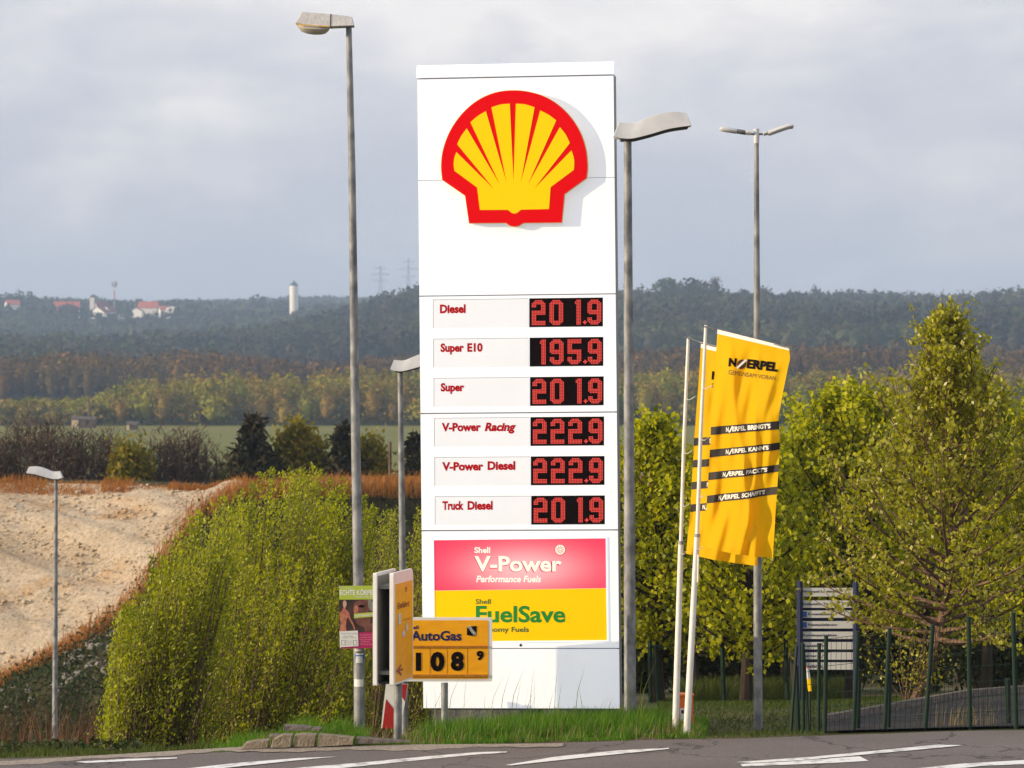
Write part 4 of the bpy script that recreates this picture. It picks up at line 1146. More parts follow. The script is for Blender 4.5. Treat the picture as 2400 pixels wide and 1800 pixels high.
def tree(name, label, cat, leader, rad, env, nb, subs, per, m_leaf, leaf, m_bark, group=None, t0=.2, rise=.6, twig_len=.5, twig_r=.005, jitter=.05, seed=1, spray=.0, tintfn=None, upbias=.4, bare=False):
    """leader: trunk points; env(t, azimuth) -> crown radius at height fraction t of leader"""
    rg = np.random.default_rng(seed)
    leader = [V3(p) for p in leader]
    g = E(name, label, cat, tuple(leader[0]), group)
    lp = np.array(leader); cum = np.concatenate([[0], np.cumsum(np.linalg.norm(np.diff(lp, axis=0), axis=1))]); tot = cum[-1]; cum /= tot
    at = lambda t: np.array([np.interp(t, cum, lp[:, k]) for k in range(3)])
    tr = MB(); rr = [rad * ((1 - t) ** 1.35 * .97 + .03) for t in np.linspace(0, 1, 12)]
    tr.tube([at(t) for t in np.linspace(0, 1, 12)], rr, 9)
    O('trunk', tr, m_bark, g)
    br = MB(); pts = []; axs = []
    for i in range(nb):
        t = t0 + (1 - t0) * (i + rg.uniform(0, 1)) / nb
        az = i * 2.39996 + rg.uniform(-.4, .4)
        p = at(t * .96)
        R_ = env(t, az) * rg.uniform(.75, 1.08)
        if R_ < .02: R_ = .02
        out = V3((math.cos(az), math.sin(az), 0))
        rs = rise(t) if callable(rise) else rise
        q = p + out * R_ + V3((0, 0, R_ * rs + rg.uniform(-.1, .2) * R_))
        path = bez(p, q, out * R_ * .12 - V3((0, 0, R_ * .10)), 7)
        r0 = max(twig_r * 1.2, rad * (1 - .93 * t) * .55)
        br.tube(path, [r0 + (twig_r * .7 - r0) * k / 6 for k in range(7)], 5, False)
        pa = np.array(path)
        for s in range(subs):
            f = rg.uniform(.22, 1.0)
            b = np.array([np.interp(f * 6, range(7), pa[:, k]) for k in range(3)])
            dv = (q - p) / (np.linalg.norm(q - p) + 1e-6)
            d = dv * .7 + rg.normal(size=3) * .55 + V3((0, 0, upbias)); d /= np.linalg.norm(d)
            ln = twig_len * rg.uniform(.45, 1.2) * (1.15 - .35 * t)
            e = b + d * ln
            tw = bez(b, e, rg.normal(size=3) * ln * .08, 4)
            br.tube(tw, [twig_r, twig_r * .8, twig_r * .6, twig_r * .35], 3, False)
            twa = np.array(tw); m = max(2, int(per * rg.uniform(.6, 1.3)))
            ff = rg.uniform(.1, 1.05, m)
            for k in range(m):
                c = np.array([np.interp(ff[k] * 3, range(4), twa[:, j]) for j in range(3)])
                pts.append(c + rg.normal(size=3) * jitter)
    O('branches', br, m_bark, g)
    if not bare:
        leaves('foliage', np.array(pts), m_leaf, leaf[0], leaf[1], g)
    return g

def XZ(px, py, d): p = P(px, py, d); return (p.x, p.y, p.z)
def foot(px, d): return tuple(onground(px, d, -.05))

# birch in front right
D0 = 47.6
birch = tree('birch_tree', 'large sunlit birch with loose small leaves behind the green fence', 'birch',
     [foot(2138, D0), XZ(2158, 1640, D0), XZ(2196, 1500, D0), XZ(2222, 1380, D0), XZ(2232, 1150, D0), XZ(2225, 900, D0 + .1), XZ(2212, 740, D0)], .075,
     lambda t, a: float(np.interp(t, [.2, .28, .40, .52, .65, .78, .9, 1], [1.75, 1.95, 1.55, 1.10, .72, .38, .15, .04])), 108, 16, 12,
     M['birchleaf'], (.076, .060), M['birchbark'], t0=.17, rise=lambda t: .18 + 2.7 * (t - .17), twig_len=.50, twig_r=.0068, seed=5, jitter=.028, upbias=.5)
# long bare-tipped shoots above its crown
sh = MB(); tip = []
for (x0, y0), (x1, y1) in (((2190, 860), (2212, 675)), ((2180, 840), (2130, 702)), ((2240, 800), (2284, 706)), ((2160, 880), (2118, 765)), ((2230, 820), (2246, 720)), ((2200, 800), (2180, 740))):
    a, b = V3(XZ(x0, y0, D0)), V3(XZ(x1, y1, D0 + .1)); pth = bez(a, b, V3((-.02, 0, .02)), 8)
    sh.tube(pth, [.006 - .0006 * k for k in range(8)], 4, False)
    for k in range(34):
        f = RNG.uniform(0, 1) ** 1.3; tip.append(a + (b - a) * f + RNG.normal(size=3) * .018)
O('top_shoots', sh, M['birchbark'], birch)
leaves('shoot_leaves', np.array(tip), M['birchleaf'], .055, .035, birch)
# a low side stem at its foot
sd_ = MB(); tip = []
for k in range(26):
    a = V3(foot(2136 + RNG.uniform(-18, 26), D0)); b = a + V3((RNG.uniform(-.7, .6), RNG.uniform(-.2, .2), RNG.uniform(.45, 1.25)))
    sd_.tube(bez(a, b, V3((0, 0, .12)), 5), [.008, .007, .006, .004, .002], 4, False)
    for j in range(26):
        f = RNG.uniform(.35, 1); tip.append(a + (b - a) * f + RNG.normal(size=3) * .06)
O('suckers', sd_, M['birchbark'], birch); leaves('sucker_leaves', np.array(tip), M['birchleaf'], .055, .04, birch)

def maple(label, px, d, ytop, width, seed, m='mapleleaf', tint=None, tr=.11, nb=64, leaf=(.10, .085), lowf=.19, subs=13, per=11, name='maple_tree', cat='tree', lean=0):
    h0 = foot(px, d); top = XZ(px + lean, ytop, d)
    H = top[2] - h0[2]
    rw = width / 2 * d / FPX
    pts = [h0] + [(h0[0] + (top[0] - h0[0]) * t + .06 * math.sin(seed + 5 * t), d + .05 * math.sin(seed * 2 + 4 * t), h0[2] + H * t) for t in (.2, .4, .6, .8, 1)]
    return tree(name, label, cat, pts, tr, lambda t, a: rw * float(np.interp(t, [lowf, lowf + .1, .5, .7, .9, 1], [.6, .95, 1, .78, .36, .06])) * (1 + .18 * math.sin(3 * a + seed)), nb, subs, per,
         M[m], leaf, M['darkbark'], 'trees on the lawn beyond the road', t0=lowf, rise=lambda t: .15 + 1.1 * t, twig_len=.45, twig_r=.006, seed=seed, jitter=.055)
maple('bright green maple between the pylon lamp and the flagpoles', 1545, 57, 985, 250, 11, nb=74, lean=-12)
maple('dark trunked maple hidden behind the flags', 1748, 55, 1040, 330, 12, nb=72)
maple('broad yellow green maple between the flags and the birch', 1990, 58, 930, 440, 13, nb=104, lowf=.2, subs=15)
maple('green maple half hidden behind the birch crown', 2310, 60, 930, 320, 14, nb=84, lowf=.3, subs=13)
maple('maple at the right picture edge with reddish catkins', 2440, 52, 960, 250, 15, nb=70)
maple('maple further back between the lamp and the rear flag', 1630, 66, 1120, 360, 17, nb=66)
maple('maple further back right of the double lamp', 1840, 68, 1040, 380, 18, nb=70)
maple('maple further back behind the birch', 2170, 68, 980, 400, 19, nb=74)
maple('low maple between the tall maple and the rear flag', 1870, 62, 1060, 260, 16, nb=66)

# dark hedge shrubs under and behind the trees
def hedge(label, px, d, ytop, w, seed, n=5200, m='shadeleaf', grp='hedge shrubs behind the lawn'):
    rg = np.random.default_rng(seed); b = V3(foot(px, d)); top = XZ(px, ytop, d)[2]; H = top - b[2]; rw = w / 2 * d / FPX
    g = E('hedge_shrub', label, 'shrub', tuple(b), grp)
    st = MB(); pos = []
    nst = 46
    for i in range(nst):
        az = rg.uniform(0, 6.283); r = rw * math.sqrt(rg.uniform(0, 1))
        q = b + V3((math.cos(az) * r, math.sin(az) * r * .7, H * rg.uniform(.55, 1.05) * (1 - .35 * (r / rw) ** 2)))
        a = b + V3((math.cos(az) * r * .45, math.sin(az) * r * .3, 0))
        pth = bez(a, q, V3((0, 0, H * .08)), 6); st.tube(pth, [.014, .012, .01, .008, .005, .003], 4, False)
        pa = np.array(pth)
        for f in rg.uniform(.12, 1.0, n // nst):
            pos.append([np.interp(f * 5, range(6), pa[:, k]) + rg.normal() * .13 for k in range(3)])
    O('stems', st, M['darkbark'], g)
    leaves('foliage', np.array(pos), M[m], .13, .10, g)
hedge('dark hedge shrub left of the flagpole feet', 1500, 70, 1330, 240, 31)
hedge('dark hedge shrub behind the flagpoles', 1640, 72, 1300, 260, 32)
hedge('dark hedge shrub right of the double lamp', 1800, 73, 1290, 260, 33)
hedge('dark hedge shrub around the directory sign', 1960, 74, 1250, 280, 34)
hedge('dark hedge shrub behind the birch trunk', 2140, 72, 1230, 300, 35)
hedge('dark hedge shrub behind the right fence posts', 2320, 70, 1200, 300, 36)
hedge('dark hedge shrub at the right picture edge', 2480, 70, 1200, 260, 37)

# big willow thicket on the left: many upright shoots
def willow(label, px, d, w, prof, n_st, per, seed, lean=.22):
    """prof: (px, py) of the crown's upper outline"""
    rg = np.random.default_rng(seed); b = V3(foot(px, d)); rw = w / 2 * d / FPX
    g = E('willow_shrub', label, 'shrub', tuple(b), 'willow thicket on the left')
    st = MB(); pos = []; tin = []
    for i in range(n_st):
        s = rg.uniform(-1, 1); dep = rg.uniform(-1, 1)
        tx = px + s * w / 2
        ty = float(np.interp(tx, [q[0] for q in prof], [q[1] for q in prof]))
        hi = rg.uniform(0, 1) ** .42
        dq = d + dep * 1.6
        foot_x = px + s * w * .32 - 62
        a = V3(foot(foot_x, d + dep * 1.0))
        qz = P(tx, ty, dq).z
        long_ = rg.uniform() < .16
        if long_: qz += rg.uniform(.06, .36); hi = 1
        q = V3(((tx - 1200) * dq / FPX, dq, a[2] + (qz - a[2]) * hi))
        ln = np.linalg.norm(q - a)
        pth = bez(a, q, V3(((foot_x - tx) * .0006, 0, ln * .05)), 8)
        st.tube(pth, [.016, .014, .012, .010, .008, .006, .004, .002], 4, False)
        pa = np.array(pth)
        dens = rg.choice([.25, .8, 1.2, 1.7]); tb = rg.uniform(.0, .7) * (.45 + .55 * hi)
        m = int(1.35 * dens * per * rg.uniform(.7, 1.3) * (.35 + .65 * hi))
        ff = .06 + .96 * rg.uniform(0, 1, m) ** .72
        for f in ff:
            c = np.array([np.interp(min(f, 1) * 7, range(8), pa[:, k]) for k in range(3)])
            spread = (.115 * (1.15 - f) + .03) * (.6 if long_ else 1)
            pos.append(c + rg.normal(size=3) * spread); tin.append(tb + rg.normal() * .16 + .12)
    O('stems', st, M['bark'], g)
    pos = np.array(pos)
    leaves('foliage', pos, M['willowleaf'], .066, .032, g, axis=np.array([.30, 0, .55]), jit=.9, droop=0, tint=np.clip(tin, 0, 1))
willow('broad willow shrub at the left end of the thicket', 412, 51, 300, [(245, 1610), (275, 1510), (305, 1450), (350, 1375), (410, 1300), (480, 1240), (560, 1205)], 330, 130, 51)
willow('tallest willow shrub with upright shoots in the thicket', 650, 57, 320, [(480, 1250), (540, 1200), (600, 1168), (660, 1145), (720, 1140), (820, 1175)], 330, 130, 52)
willow('willow shrub behind the poster lamp', 780, 58, 210, [(675, 1140), (740, 1165), (800, 1185), (890, 1230)], 230, 125, 53)
willow('low willow shrub between the lamp and the pylon', 950, 67, 250, [(820, 1235), (880, 1235), (930, 1225), (1000, 1220), (1080, 1240)], 250, 100, 54)
willow('low willow shrub at the thicket foot', 640, 55, 480, [(400, 1400), (560, 1350), (700, 1360), (900, 1420)], 330, 100, 55)

# ------------------------------------------------------------------ grass
def blades(name, base, h, w, m, bend=.35, tint=None, wind=(.25, 0), **k):
    n = len(base); base = np.asarray(base, dtype=float)
    az = RNG.uniform(0, 6.283, n); hh = h * RNG.uniform(.45, 1.2, n) if np.isscalar(h) else h
    bd = hh * bend * RNG.uniform(.2, 1.4, n)
    tipv = np.stack([np.cos(az) * bd + wind[0] * hh * .5, np.sin(az) * bd + wind[1] * hh, hh], 1)
    mid = tipv * np.array([.32, .32, .58])
    wa = RNG.uniform(0, 6.283, n); wd = np.stack([np.cos(wa), np.sin(wa) * .5, np.zeros(n)], 1) * (w * RNG.uniform(.6, 1.3, n))[:, None]
    V = np.stack([base - wd * .5, base + wd * .5, base + mid + wd * .38, base + tipv, base + mid - wd * .38], 1)
    F = (np.array([(0, 1, 2), (0, 2, 4), (4, 2, 3)])[None] + (np.arange(n) * 5)[:, None, None]).reshape(-1, 3)
    if tint is None: tint = np.clip(RNG.beta(2, 3, n), 0, 1)
    return NP(name, V, 3, m, None, np.repeat(tint, 3), kind='stuff', faces=F, **k)
def scatter(n, x0, x1, y0, y1, fn=None, dz=-.01):
    px = RNG.uniform(x0, x1, n); d = RNG.uniform(y0, y1, n); x = (px - 1200) * d / FPX
    z = G(x, d) + dz
    return np.stack([x, d, z], 1), px
def clump(n, x0, x1, y0, y1, sz=.3):
    c, _ = scatter(max(1, n // 60), x0, x1, y0, y1)
    b = c[RNG.integers(0, len(c), n)] + RNG.normal(size=(n, 3)) * np.array([sz, sz, 0])
    b[:, 2] = G(b[:, 0], b[:, 1]) - .01
    return b[b[:, 1] > 38.75]
def keep(b, h):
    """tufts: height varies slowly over the ground"""
    f = .62 + .38 * np.sin(b[:, 0] * 3.1 + 1.2 * np.sin(b[:, 1] * 2.3)) * np.sin(b[:, 0] * 7.3 + b[:, 1])
    return h * np.clip(f, .3, 1.1) * RNG.uniform(.5, 1.15, len(b))
b, px = scatter(44000, 640, 1655, 38.72, 42.6)
mk = b[:, 1] > 38.95 + .16 * np.sin(b[:, 0] * 5.1) + .12 * np.sin(b[:, 0] * 13.7 + 1)
b, px = b[mk], px[mk]
near = sstep(38.8, 40.2, b[:, 1])
blades('verge_grass', b, keep(b, .27) * (.30 + .70 * near) * (.62 + .38 * sstep(980, 1120, px)) * (1 - .40 * sstep(1500, 1620, px)), .011, M['grassblade'])
b = clump(7000, 1020, 1540, 39.6, 42, .16); blades('tall_grass', b, .29 * RNG.uniform(.5, 1.15, len(b)), .011, M['grassblade'], .3)
b, px = scatter(1300, 600, 1640, 38.85, 42); blades('dry_verge_grass', b, .20 * RNG.uniform(.3, 1.3, len(b)), .009, M['drystraw'], .5)
b, px = scatter(48, 1000, 1520, 39.6, 41.8); blades('seed_stalks', b, RNG.uniform(.45, .95, len(b)), .008, M['grassblade'], .22, tint=RNG.uniform(.7, 1, len(b)), wind=(.3, 0))
b, px = scatter(12000, 470, 860, 38.85, 42.5); mk = RNG.uniform(0, 1, len(b)) < sstep(480, 680, px + 40 * np.sin(b[:, 1] * 6)); b, px = b[mk], px[mk]; blades('slope_grass', b, keep(b, .40) * (.40 + .65 * sstep(39, 41, b[:, 1])), .011, M['grassblade'])
b, px = scatter(5000, -60, 560, 38.75, 44); blades('ditch_grass', b, keep(b, .17) * (.4 + .6 * sstep(38.8, 40, b[:, 1])), .011, M['lawnblade'], tint=np.clip(RNG.beta(2, 2, len(b)), 0, 1))
b, px = scatter(36000, 1540, 2500, 38.8, 62); b = b[(px < 1930) | (b[:, 1] > 42. + 11 * (px - 1935) / 900)]; blades('lawn', b, .055, .012, M['lawnblade'], .5)
b, px = scatter(5000, 1600, 2000, 60, 72); blades('rough_grass', b, .35, .02, M['lawnblade'], .5, tint=RNG.uniform(.5, 1, len(b)))
b = clump(70, 2090, 2300, 39.6, 41, .2); blades('dry_weeds', b, .30 * RNG.uniform(.5, 1.2, len(b)), .008, M['drystraw'], .3)

# ------------------------------------------------------------------ the gravel heap
CR = [(-1600, 1790, 111), (-420, 1800, 111), (-250, 1745, 112), (0, 1602, 116), (60, 1570, 116.5), (150, 1520, 117), (225, 1475, 117.5), (300, 1425, 118), (400, 1290, 121), (480, 1185, 124), (560, 1138, 126), (760, 1132, 128), (1000, 1132, 130), (1300, 1132, 132), (1700, 1134, 134), (2700, 1140, 137)]
RIM = [(-1600, 1133, 132), (-420, 1129, 131), (-250, 1128, 131), (0, 1131, 130), (60, 1131, 130), (150, 1133, 129.5), (225, 1134, 129), (300, 1136, 128.5), (400, 1142, 127.5), (480, 1150, 127), (560, 1133, 127.5), (760, 1131, 129), (1000, 1131, 131), (1300, 1131, 133), (1700, 1133, 135), (2700, 1139, 138)]
def crv(c, px):
    xs = [q[0] for q in c]
    return P(px, float(np.interp(px, xs, [q[1] for q in c])), float(np.interp(px, xs, [q[2] for q in c])))
def heap():
    def nz(a, b): return math.sin(a * 1.7 + 1.1 * math.sin(b * 1.3)) * math.sin(b * 1.9 + a * .6) + .5 * math.sin(a * 4.3 + b * 3.1)
    pxs = np.concatenate([np.linspace(-1600, -440, 40), np.linspace(-420, 1700, 180), np.linspace(1740, 2700, 30)])
    rows = []
    for px in pxs:
        r_, c_ = crv(RIM, px), crv(CR, px)
        row = []
        for t in np.linspace(0, 1, 60):
            p = c_.lerp(r_, t); a = math.sin(math.pi * t)
            p = p + Vector((0, 0, (.16 * nz(p.x * .45, p.y * .5) + .05 * nz(p.x * 1.7, p.y * 1.9) + .03 * nz(p.x * 4.1, p.y * 4.7)) * min(1, a * 2.2)))
            row.append(p)
        rows.append(row)
    g = O('gravel_heap', MB().loft(rows), M['gravel'], kind='structure', smooth=True)
    rows = []
    for px in pxs:
        c_ = crv(CR, px); d0 = c_.y - 11
        x0 = c_.x + 1.0; f = Vector((x0, d0, min(Gz(x0, d0), c_.z - .5) - .1)); row = []
        for t in np.linspace(0, 1, 40):
            p = f.lerp(c_, t); a = math.sin(math.pi * min(1, t * 1.0))
            row.append(p + Vector((0, -.3 * nz(p.x * .5, p.z * .9) * a, .22 * nz(p.x * .8, p.z * 1.1 + 3) * a)))
        rows.append(row)
    h = O('heap_front_slope', MB().loft(rows), M['heapveg'], kind='structure', smooth=True)
    rows = []
    for px in pxs:
        r_ = crv(RIM, px); e = Vector((r_.x, r_.y + 14, r_.z - .35)); k = Vector((r_.x, r_.y + 26, Gz(r_.x, r_.y + 26) - .2))
        rows.append([r_, r_.lerp(e, .5), e, e.lerp(k, .5), k])
    O('heap_top', MB().loft(rows), M['heapveg'], kind='structure', smooth=True)
    return h
heap()
def heap_point(px, t):
    """point on the front slope: t = 0 toe, 1 crest"""
    c_ = crv(CR, px); x0 = c_.x + 1.0; d0 = c_.y - 11
    f = Vector((x0, d0, min(Gz(x0, d0), c_.z - .5) - .1))
    return f.lerp(c_, t)
pts = np.array([heap_point(RNG.uniform(-150, 1600), RNG.uniform(.0, .97) ** .8) + Vector((RNG.normal() * .3, -.25, RNG.uniform(0, .22))) for _ in range(26000)])
leaves('slope_weeds', pts, M['weedleaf'], .15, .10, kind='stuff', droop=0)
b = np.array([heap_point(RNG.uniform(-80, 480), RNG.normal(.985, .035)) + Vector((RNG.normal() * .2, -.05, -.05)) for _ in range(3600)])
blades('crest_dry_grass', b, .42 * RNG.uniform(.3, 1.2, len(b)), .03, M['drygrass'], .5)
b = np.array([crv(CR, px_).lerp(crv(RIM, px_), RNG.uniform(.93, 1.02) if px_ < 520 else RNG.uniform(.4, 1.2)) + Vector((0, -.02, -.06)) for px_ in RNG.uniform(-80, 1640, 14000)])
fac = np.where(np.sin(b[:, 0] * 1.3) * np.sin(b[:, 0] * .37 + 2) > -.1, 1, .45)
blades('rim_dry_grass', b, .30 * fac * RNG.uniform(.2, 1.25, len(b)), .03, M['drygrass'], .5)
b = np.array([crv(CR, px_) + Vector((0, RNG.uniform(-2.5, .3), RNG.uniform(-.5, .05))) for px_ in RNG.uniform(500, 1640, 8000)])
blades('bank_dry_grass', b, .45 * RNG.uniform(.2, 1.2, len(b)), .03, M['drygrass'], .5)
b, px = scatter(420, -60, 250, 50, 58); blades('dry_stalks', b, RNG.uniform(.4, 1.15, len(b)), .010, M['dryflower'], .5)
b, px = scatter(5000, -60, 330, 46, 62); leaves('ditch_weeds', b + np.stack([np.zeros(len(b)), np.zeros(len(b)), RNG.uniform(0, .3, len(b))], 1), M['weedleaf'], .10, .07, kind='stuff', droop=0)

# loose stones all over the gravel
u = RNG.uniform(-80, 560, 5200); tt = RNG.uniform(0, 1, 5200)
u, tt = u[:1700], tt[:1700]
pb = np.array([crv(CR, a_).lerp(crv(RIM, a_), t_) for a_, t_ in zip(u, tt)]) + np.array([0, -.03, .05])
oc = np.array([(1, 0, 0), (-1, 0, 0), (0, 1, 0), (0, -1, 0), (0, 0, 1), (0, 0, -1)]) * np.array([1.2, 1, .7])
of = np.array([(0, 2, 4), (2, 1, 4), (1, 3, 4), (3, 0, 4), (2, 0, 5), (1, 2, 5), (3, 1, 5), (0, 3, 5)])
sz = .03 + .08 * RNG.uniform(0, 1, len(pb)) ** 4
vv = oc[None] * sz[:, None, None] * RNG.uniform(.6, 1.3, (len(pb), 6, 1)) + pb[:, None]
NP('gravel_stones', vv, 3, M['gravel'], faces=(of[None] + (np.arange(len(pb)) * 6)[:, None, None]).reshape(-1, 3), kind='stuff')

def rock(name, p, s, seed, label=None, m='stone'):
    rg = np.random.default_rng(seed)
    b = bmesh.new(); bmesh.ops.create_icosphere(b, subdivisions=1, radius=1)
    for v in b.verts: v.co = Vector((v.co.x * s * 1.35, v.co.y * s, v.co.z * s * .68)) * float(rg.uniform(.78, 1.18))
    me = bpy.data.meshes.new(name); b.to_mesh(me); b.free(); me.materials.append(M[m])
    o = bpy.data.objects.new(name, me); COL.objects.link(o); o.location = p; o.rotation_euler = (rg.uniform(-.4, .4), rg.uniform(-.4, .4), rg.uniform(0, 6))
    return tag(o, label, 'rock', 'pale rocks on the weedy slope')
protos = [rock('rock', (0, 0, 0), 1., 90 + i, 'pale rock lying among the weeds below the gravel edge') for i in range(6)]
k = 0
for i in range(58):
    u = RNG.uniform(0, 1)
    if i < 46: px_, t_ = RNG.uniform(150, 285), RNG.uniform(.58, .94)
    else: px_, t_ = RNG.uniform(-20, 160), RNG.uniform(.40, .85)
    p = heap_point(px_, t_) + Vector((0, -.16, .05))
    if k < 6: o = protos[k]
    else:
        o = protos[k % 6].copy(); COL.objects.link(o)
    s = RNG.uniform(.08, .18); o.location = p; o.scale = (s, s, s); o.rotation_euler = (RNG.uniform(-.5, .5), RNG.uniform(-.5, .5), RNG.uniform(0, 6.2)); k += 1

# ------------------------------------------------------------------ scrub behind the heap (about 150 m away)
def bare_bush(label, px, ytop, w, seed, d=152, n=34):
    rg = np.random.default_rng(seed); b = V3(foot(px, d)); H = XZ(px, ytop, d)[2] - b[2]; rw = w / 2 * d / FPX
    g = E('bare_bush', label, 'bush', tuple(b), 'leafless bushes behind the heap')
    st = MB(); tw = []
    for i in range(n):
        az = rg.uniform(0, 6.283); r = rw * math.sqrt(rg.uniform(0, 1))
        q = b + V3((math.cos(az) * r, math.sin(az) * r * .6, H - rg.uniform(0, 1) ** 1.3 * 2.2 - .5 * (r / rw) ** 2))
        a = b + V3((math.cos(az) * r * .6, math.sin(az) * r * .2, 0))
        pth = bez(a, q, V3((0, 0, .2)), 6); st.tube(pth, [.06, .05, .042, .035, .026, .015], 4, False); pa = np.array(pth)
        for f in rg.uniform(.55, 1., 22):
            c = np.array([np.interp(f * 5, range(6), pa[:, k]) for k in range(3)])
            e = c + rg.normal(size=3) * V3((.35, .3, .2)) * 1.2 + V3((0, 0, .45)); st.tube([c, (c + e) / 2 + rg.normal(size=3) * .06, e], [.020, .014, .007], 3, False)
            for _ in range(3): tw.append(c + (e - c) * rg.uniform(.0, 1) + rg.normal(size=3) * .22)
    O('stems', st, M['twig'], g)
    leaves('twigs', np.array(tw), M['twigleaf'], .42, .05, g, axis=np.array([0, 0, .6]), droop=0, tint=RNG.uniform(.3, .8, len(tw)))
def conifer(label, px, ytop, w, seed, d=150, sparse=1.):
    rg = np.random.default_rng(seed); b = V3(foot(px, d)); H = XZ(px, ytop, d)[2] - b[2]; rw = w / 2 * d / FPX
    g = E('conifer_tree', label, 'conifer', tuple(b), 'dark conifers behind the heap')
    tr_ = (XZ(px, 1135, d)[2] - b[2]) / H
    O('trunk', MB().tube([b, b + V3((0, 0, H * .98))], [.12, .02], 6), M['darkbark'], g)
    pos = []
    for i in range(int(90 * sparse)):
        t = 1 - .55 * rg.uniform(0, 1) ** .8; az = rg.uniform(0, 6.283); R_ = rw * min(1.5, (1 - t) / (1 - tr_)) ** .85 * rg.uniform(.55, 1.2)
        for f in rg.uniform(.05, 1, 64):
            pos.append(b + V3((math.cos(az) * R_ * f, math.sin(az) * R_ * f, H * t - R_ * f * .30 + R_ * .32 * f * f)) + rg.normal(size=3) * .10)
    leaves('needles', np.array(pos), M['pinegreen'], .42, .17, g, droop=.2)
def bush(label, px, ytop, w, seed, d=151, m='bushgreen', n=9000):
    rg = np.random.default_rng(seed); b = V3(foot(px, d)); H = XZ(px, ytop, d)[2] - b[2]; rw = w / 2 * d / FPX
    g = E('round_bush', label, 'bush', tuple(b), 'leafy bushes behind the heap')
    st = MB(); pos = []
    for i in range(44):
        az = rg.uniform(0, 6.283); r = rw * math.sqrt(rg.uniform(0, 1)); q = b + V3((math.cos(az) * r, math.sin(az) * r * .7, H - 1.15 * (r / rw) ** 2 - rg.uniform(0, 1) ** 2 * 1.5))
        pth = bez(b + V3((math.cos(az) * r * .6, 0, 0)), q, V3((0, 0, .3)), 6); st.tube(pth, [.05, .04, .03, .025, .02, .01], 4, False); pa = np.array(pth)
        for f in .62 + .40 * rg.uniform(0, 1, n // 44) ** .8:
            pos.append([np.interp(min(f, 1) * 5, range(6), pa[:, k]) + rg.normal() * .2 for k in range(3)])
    O('stems', st, M['bark'], g); leaves('foliage', np.array(pos), M[m], .27, .15, g, axis=np.array([0, 0, .4]), droop=0)
for i, (px_, yt, w_) in enumerate(((20, 1020, 110), (75, 975, 130), (130, 985, 130), (190, 1010, 120), (245, 1015, 110), (375, 1012, 110), (440, 1015, 120), (500, 1045, 110), (790, 1085, 90), (-40, 1030, 110))):
    bare_bush(['bare bush left of the small lamp head', 'tall brown bare bush above the small lamp', 'second bare bush right of the small lamp', 'bare bush with upright rods before the pale shed', 'bare bush left of the small green bush',
               'dark bare bush right of the small green bush', 'bare bush in the middle before the green field', 'low bare bush left of the dark conifer', 'low bare bush left of the tall lamp pole', 'bare bush at the left picture edge'][i], px_, yt, w_, 200 + i)
conifer('dark conifer with broad base left of the yellow green bush', 596, 976, 150, 301, sparse=1.4)
conifer('narrow dark conifer just left of the tall lamp pole', 806, 1000, 95, 302)
conifer('dark conifer beside the left flank of the pylon', 975, 1020, 90, 303)
bush('low green bush between the bare bushes', 305, 1032, 76, 311)
bush('round yellow green willow bush right of the dark conifer', 698, 995, 130, 312, n=15000)
bush('green bush right of the tall lamp pole', 868, 1020, 80, 313)
bush('brown green bush below the conifer', 745, 1070, 80, 314, m='shadeleaf')
bush('small thorn bush at the left heap edge', 560, 1075, 70, 315, m='shadeleaf')
def post(px, yt, d, label, r=.08):
    b = foot(px, d); o = O('utility_post', MB().tube([b, XZ(px, yt, d)], r, 6), M['twig'], label=label, cat='post')
post(914, 1035, 140, 'thin wooden post behind the middle lamp pole', .07)
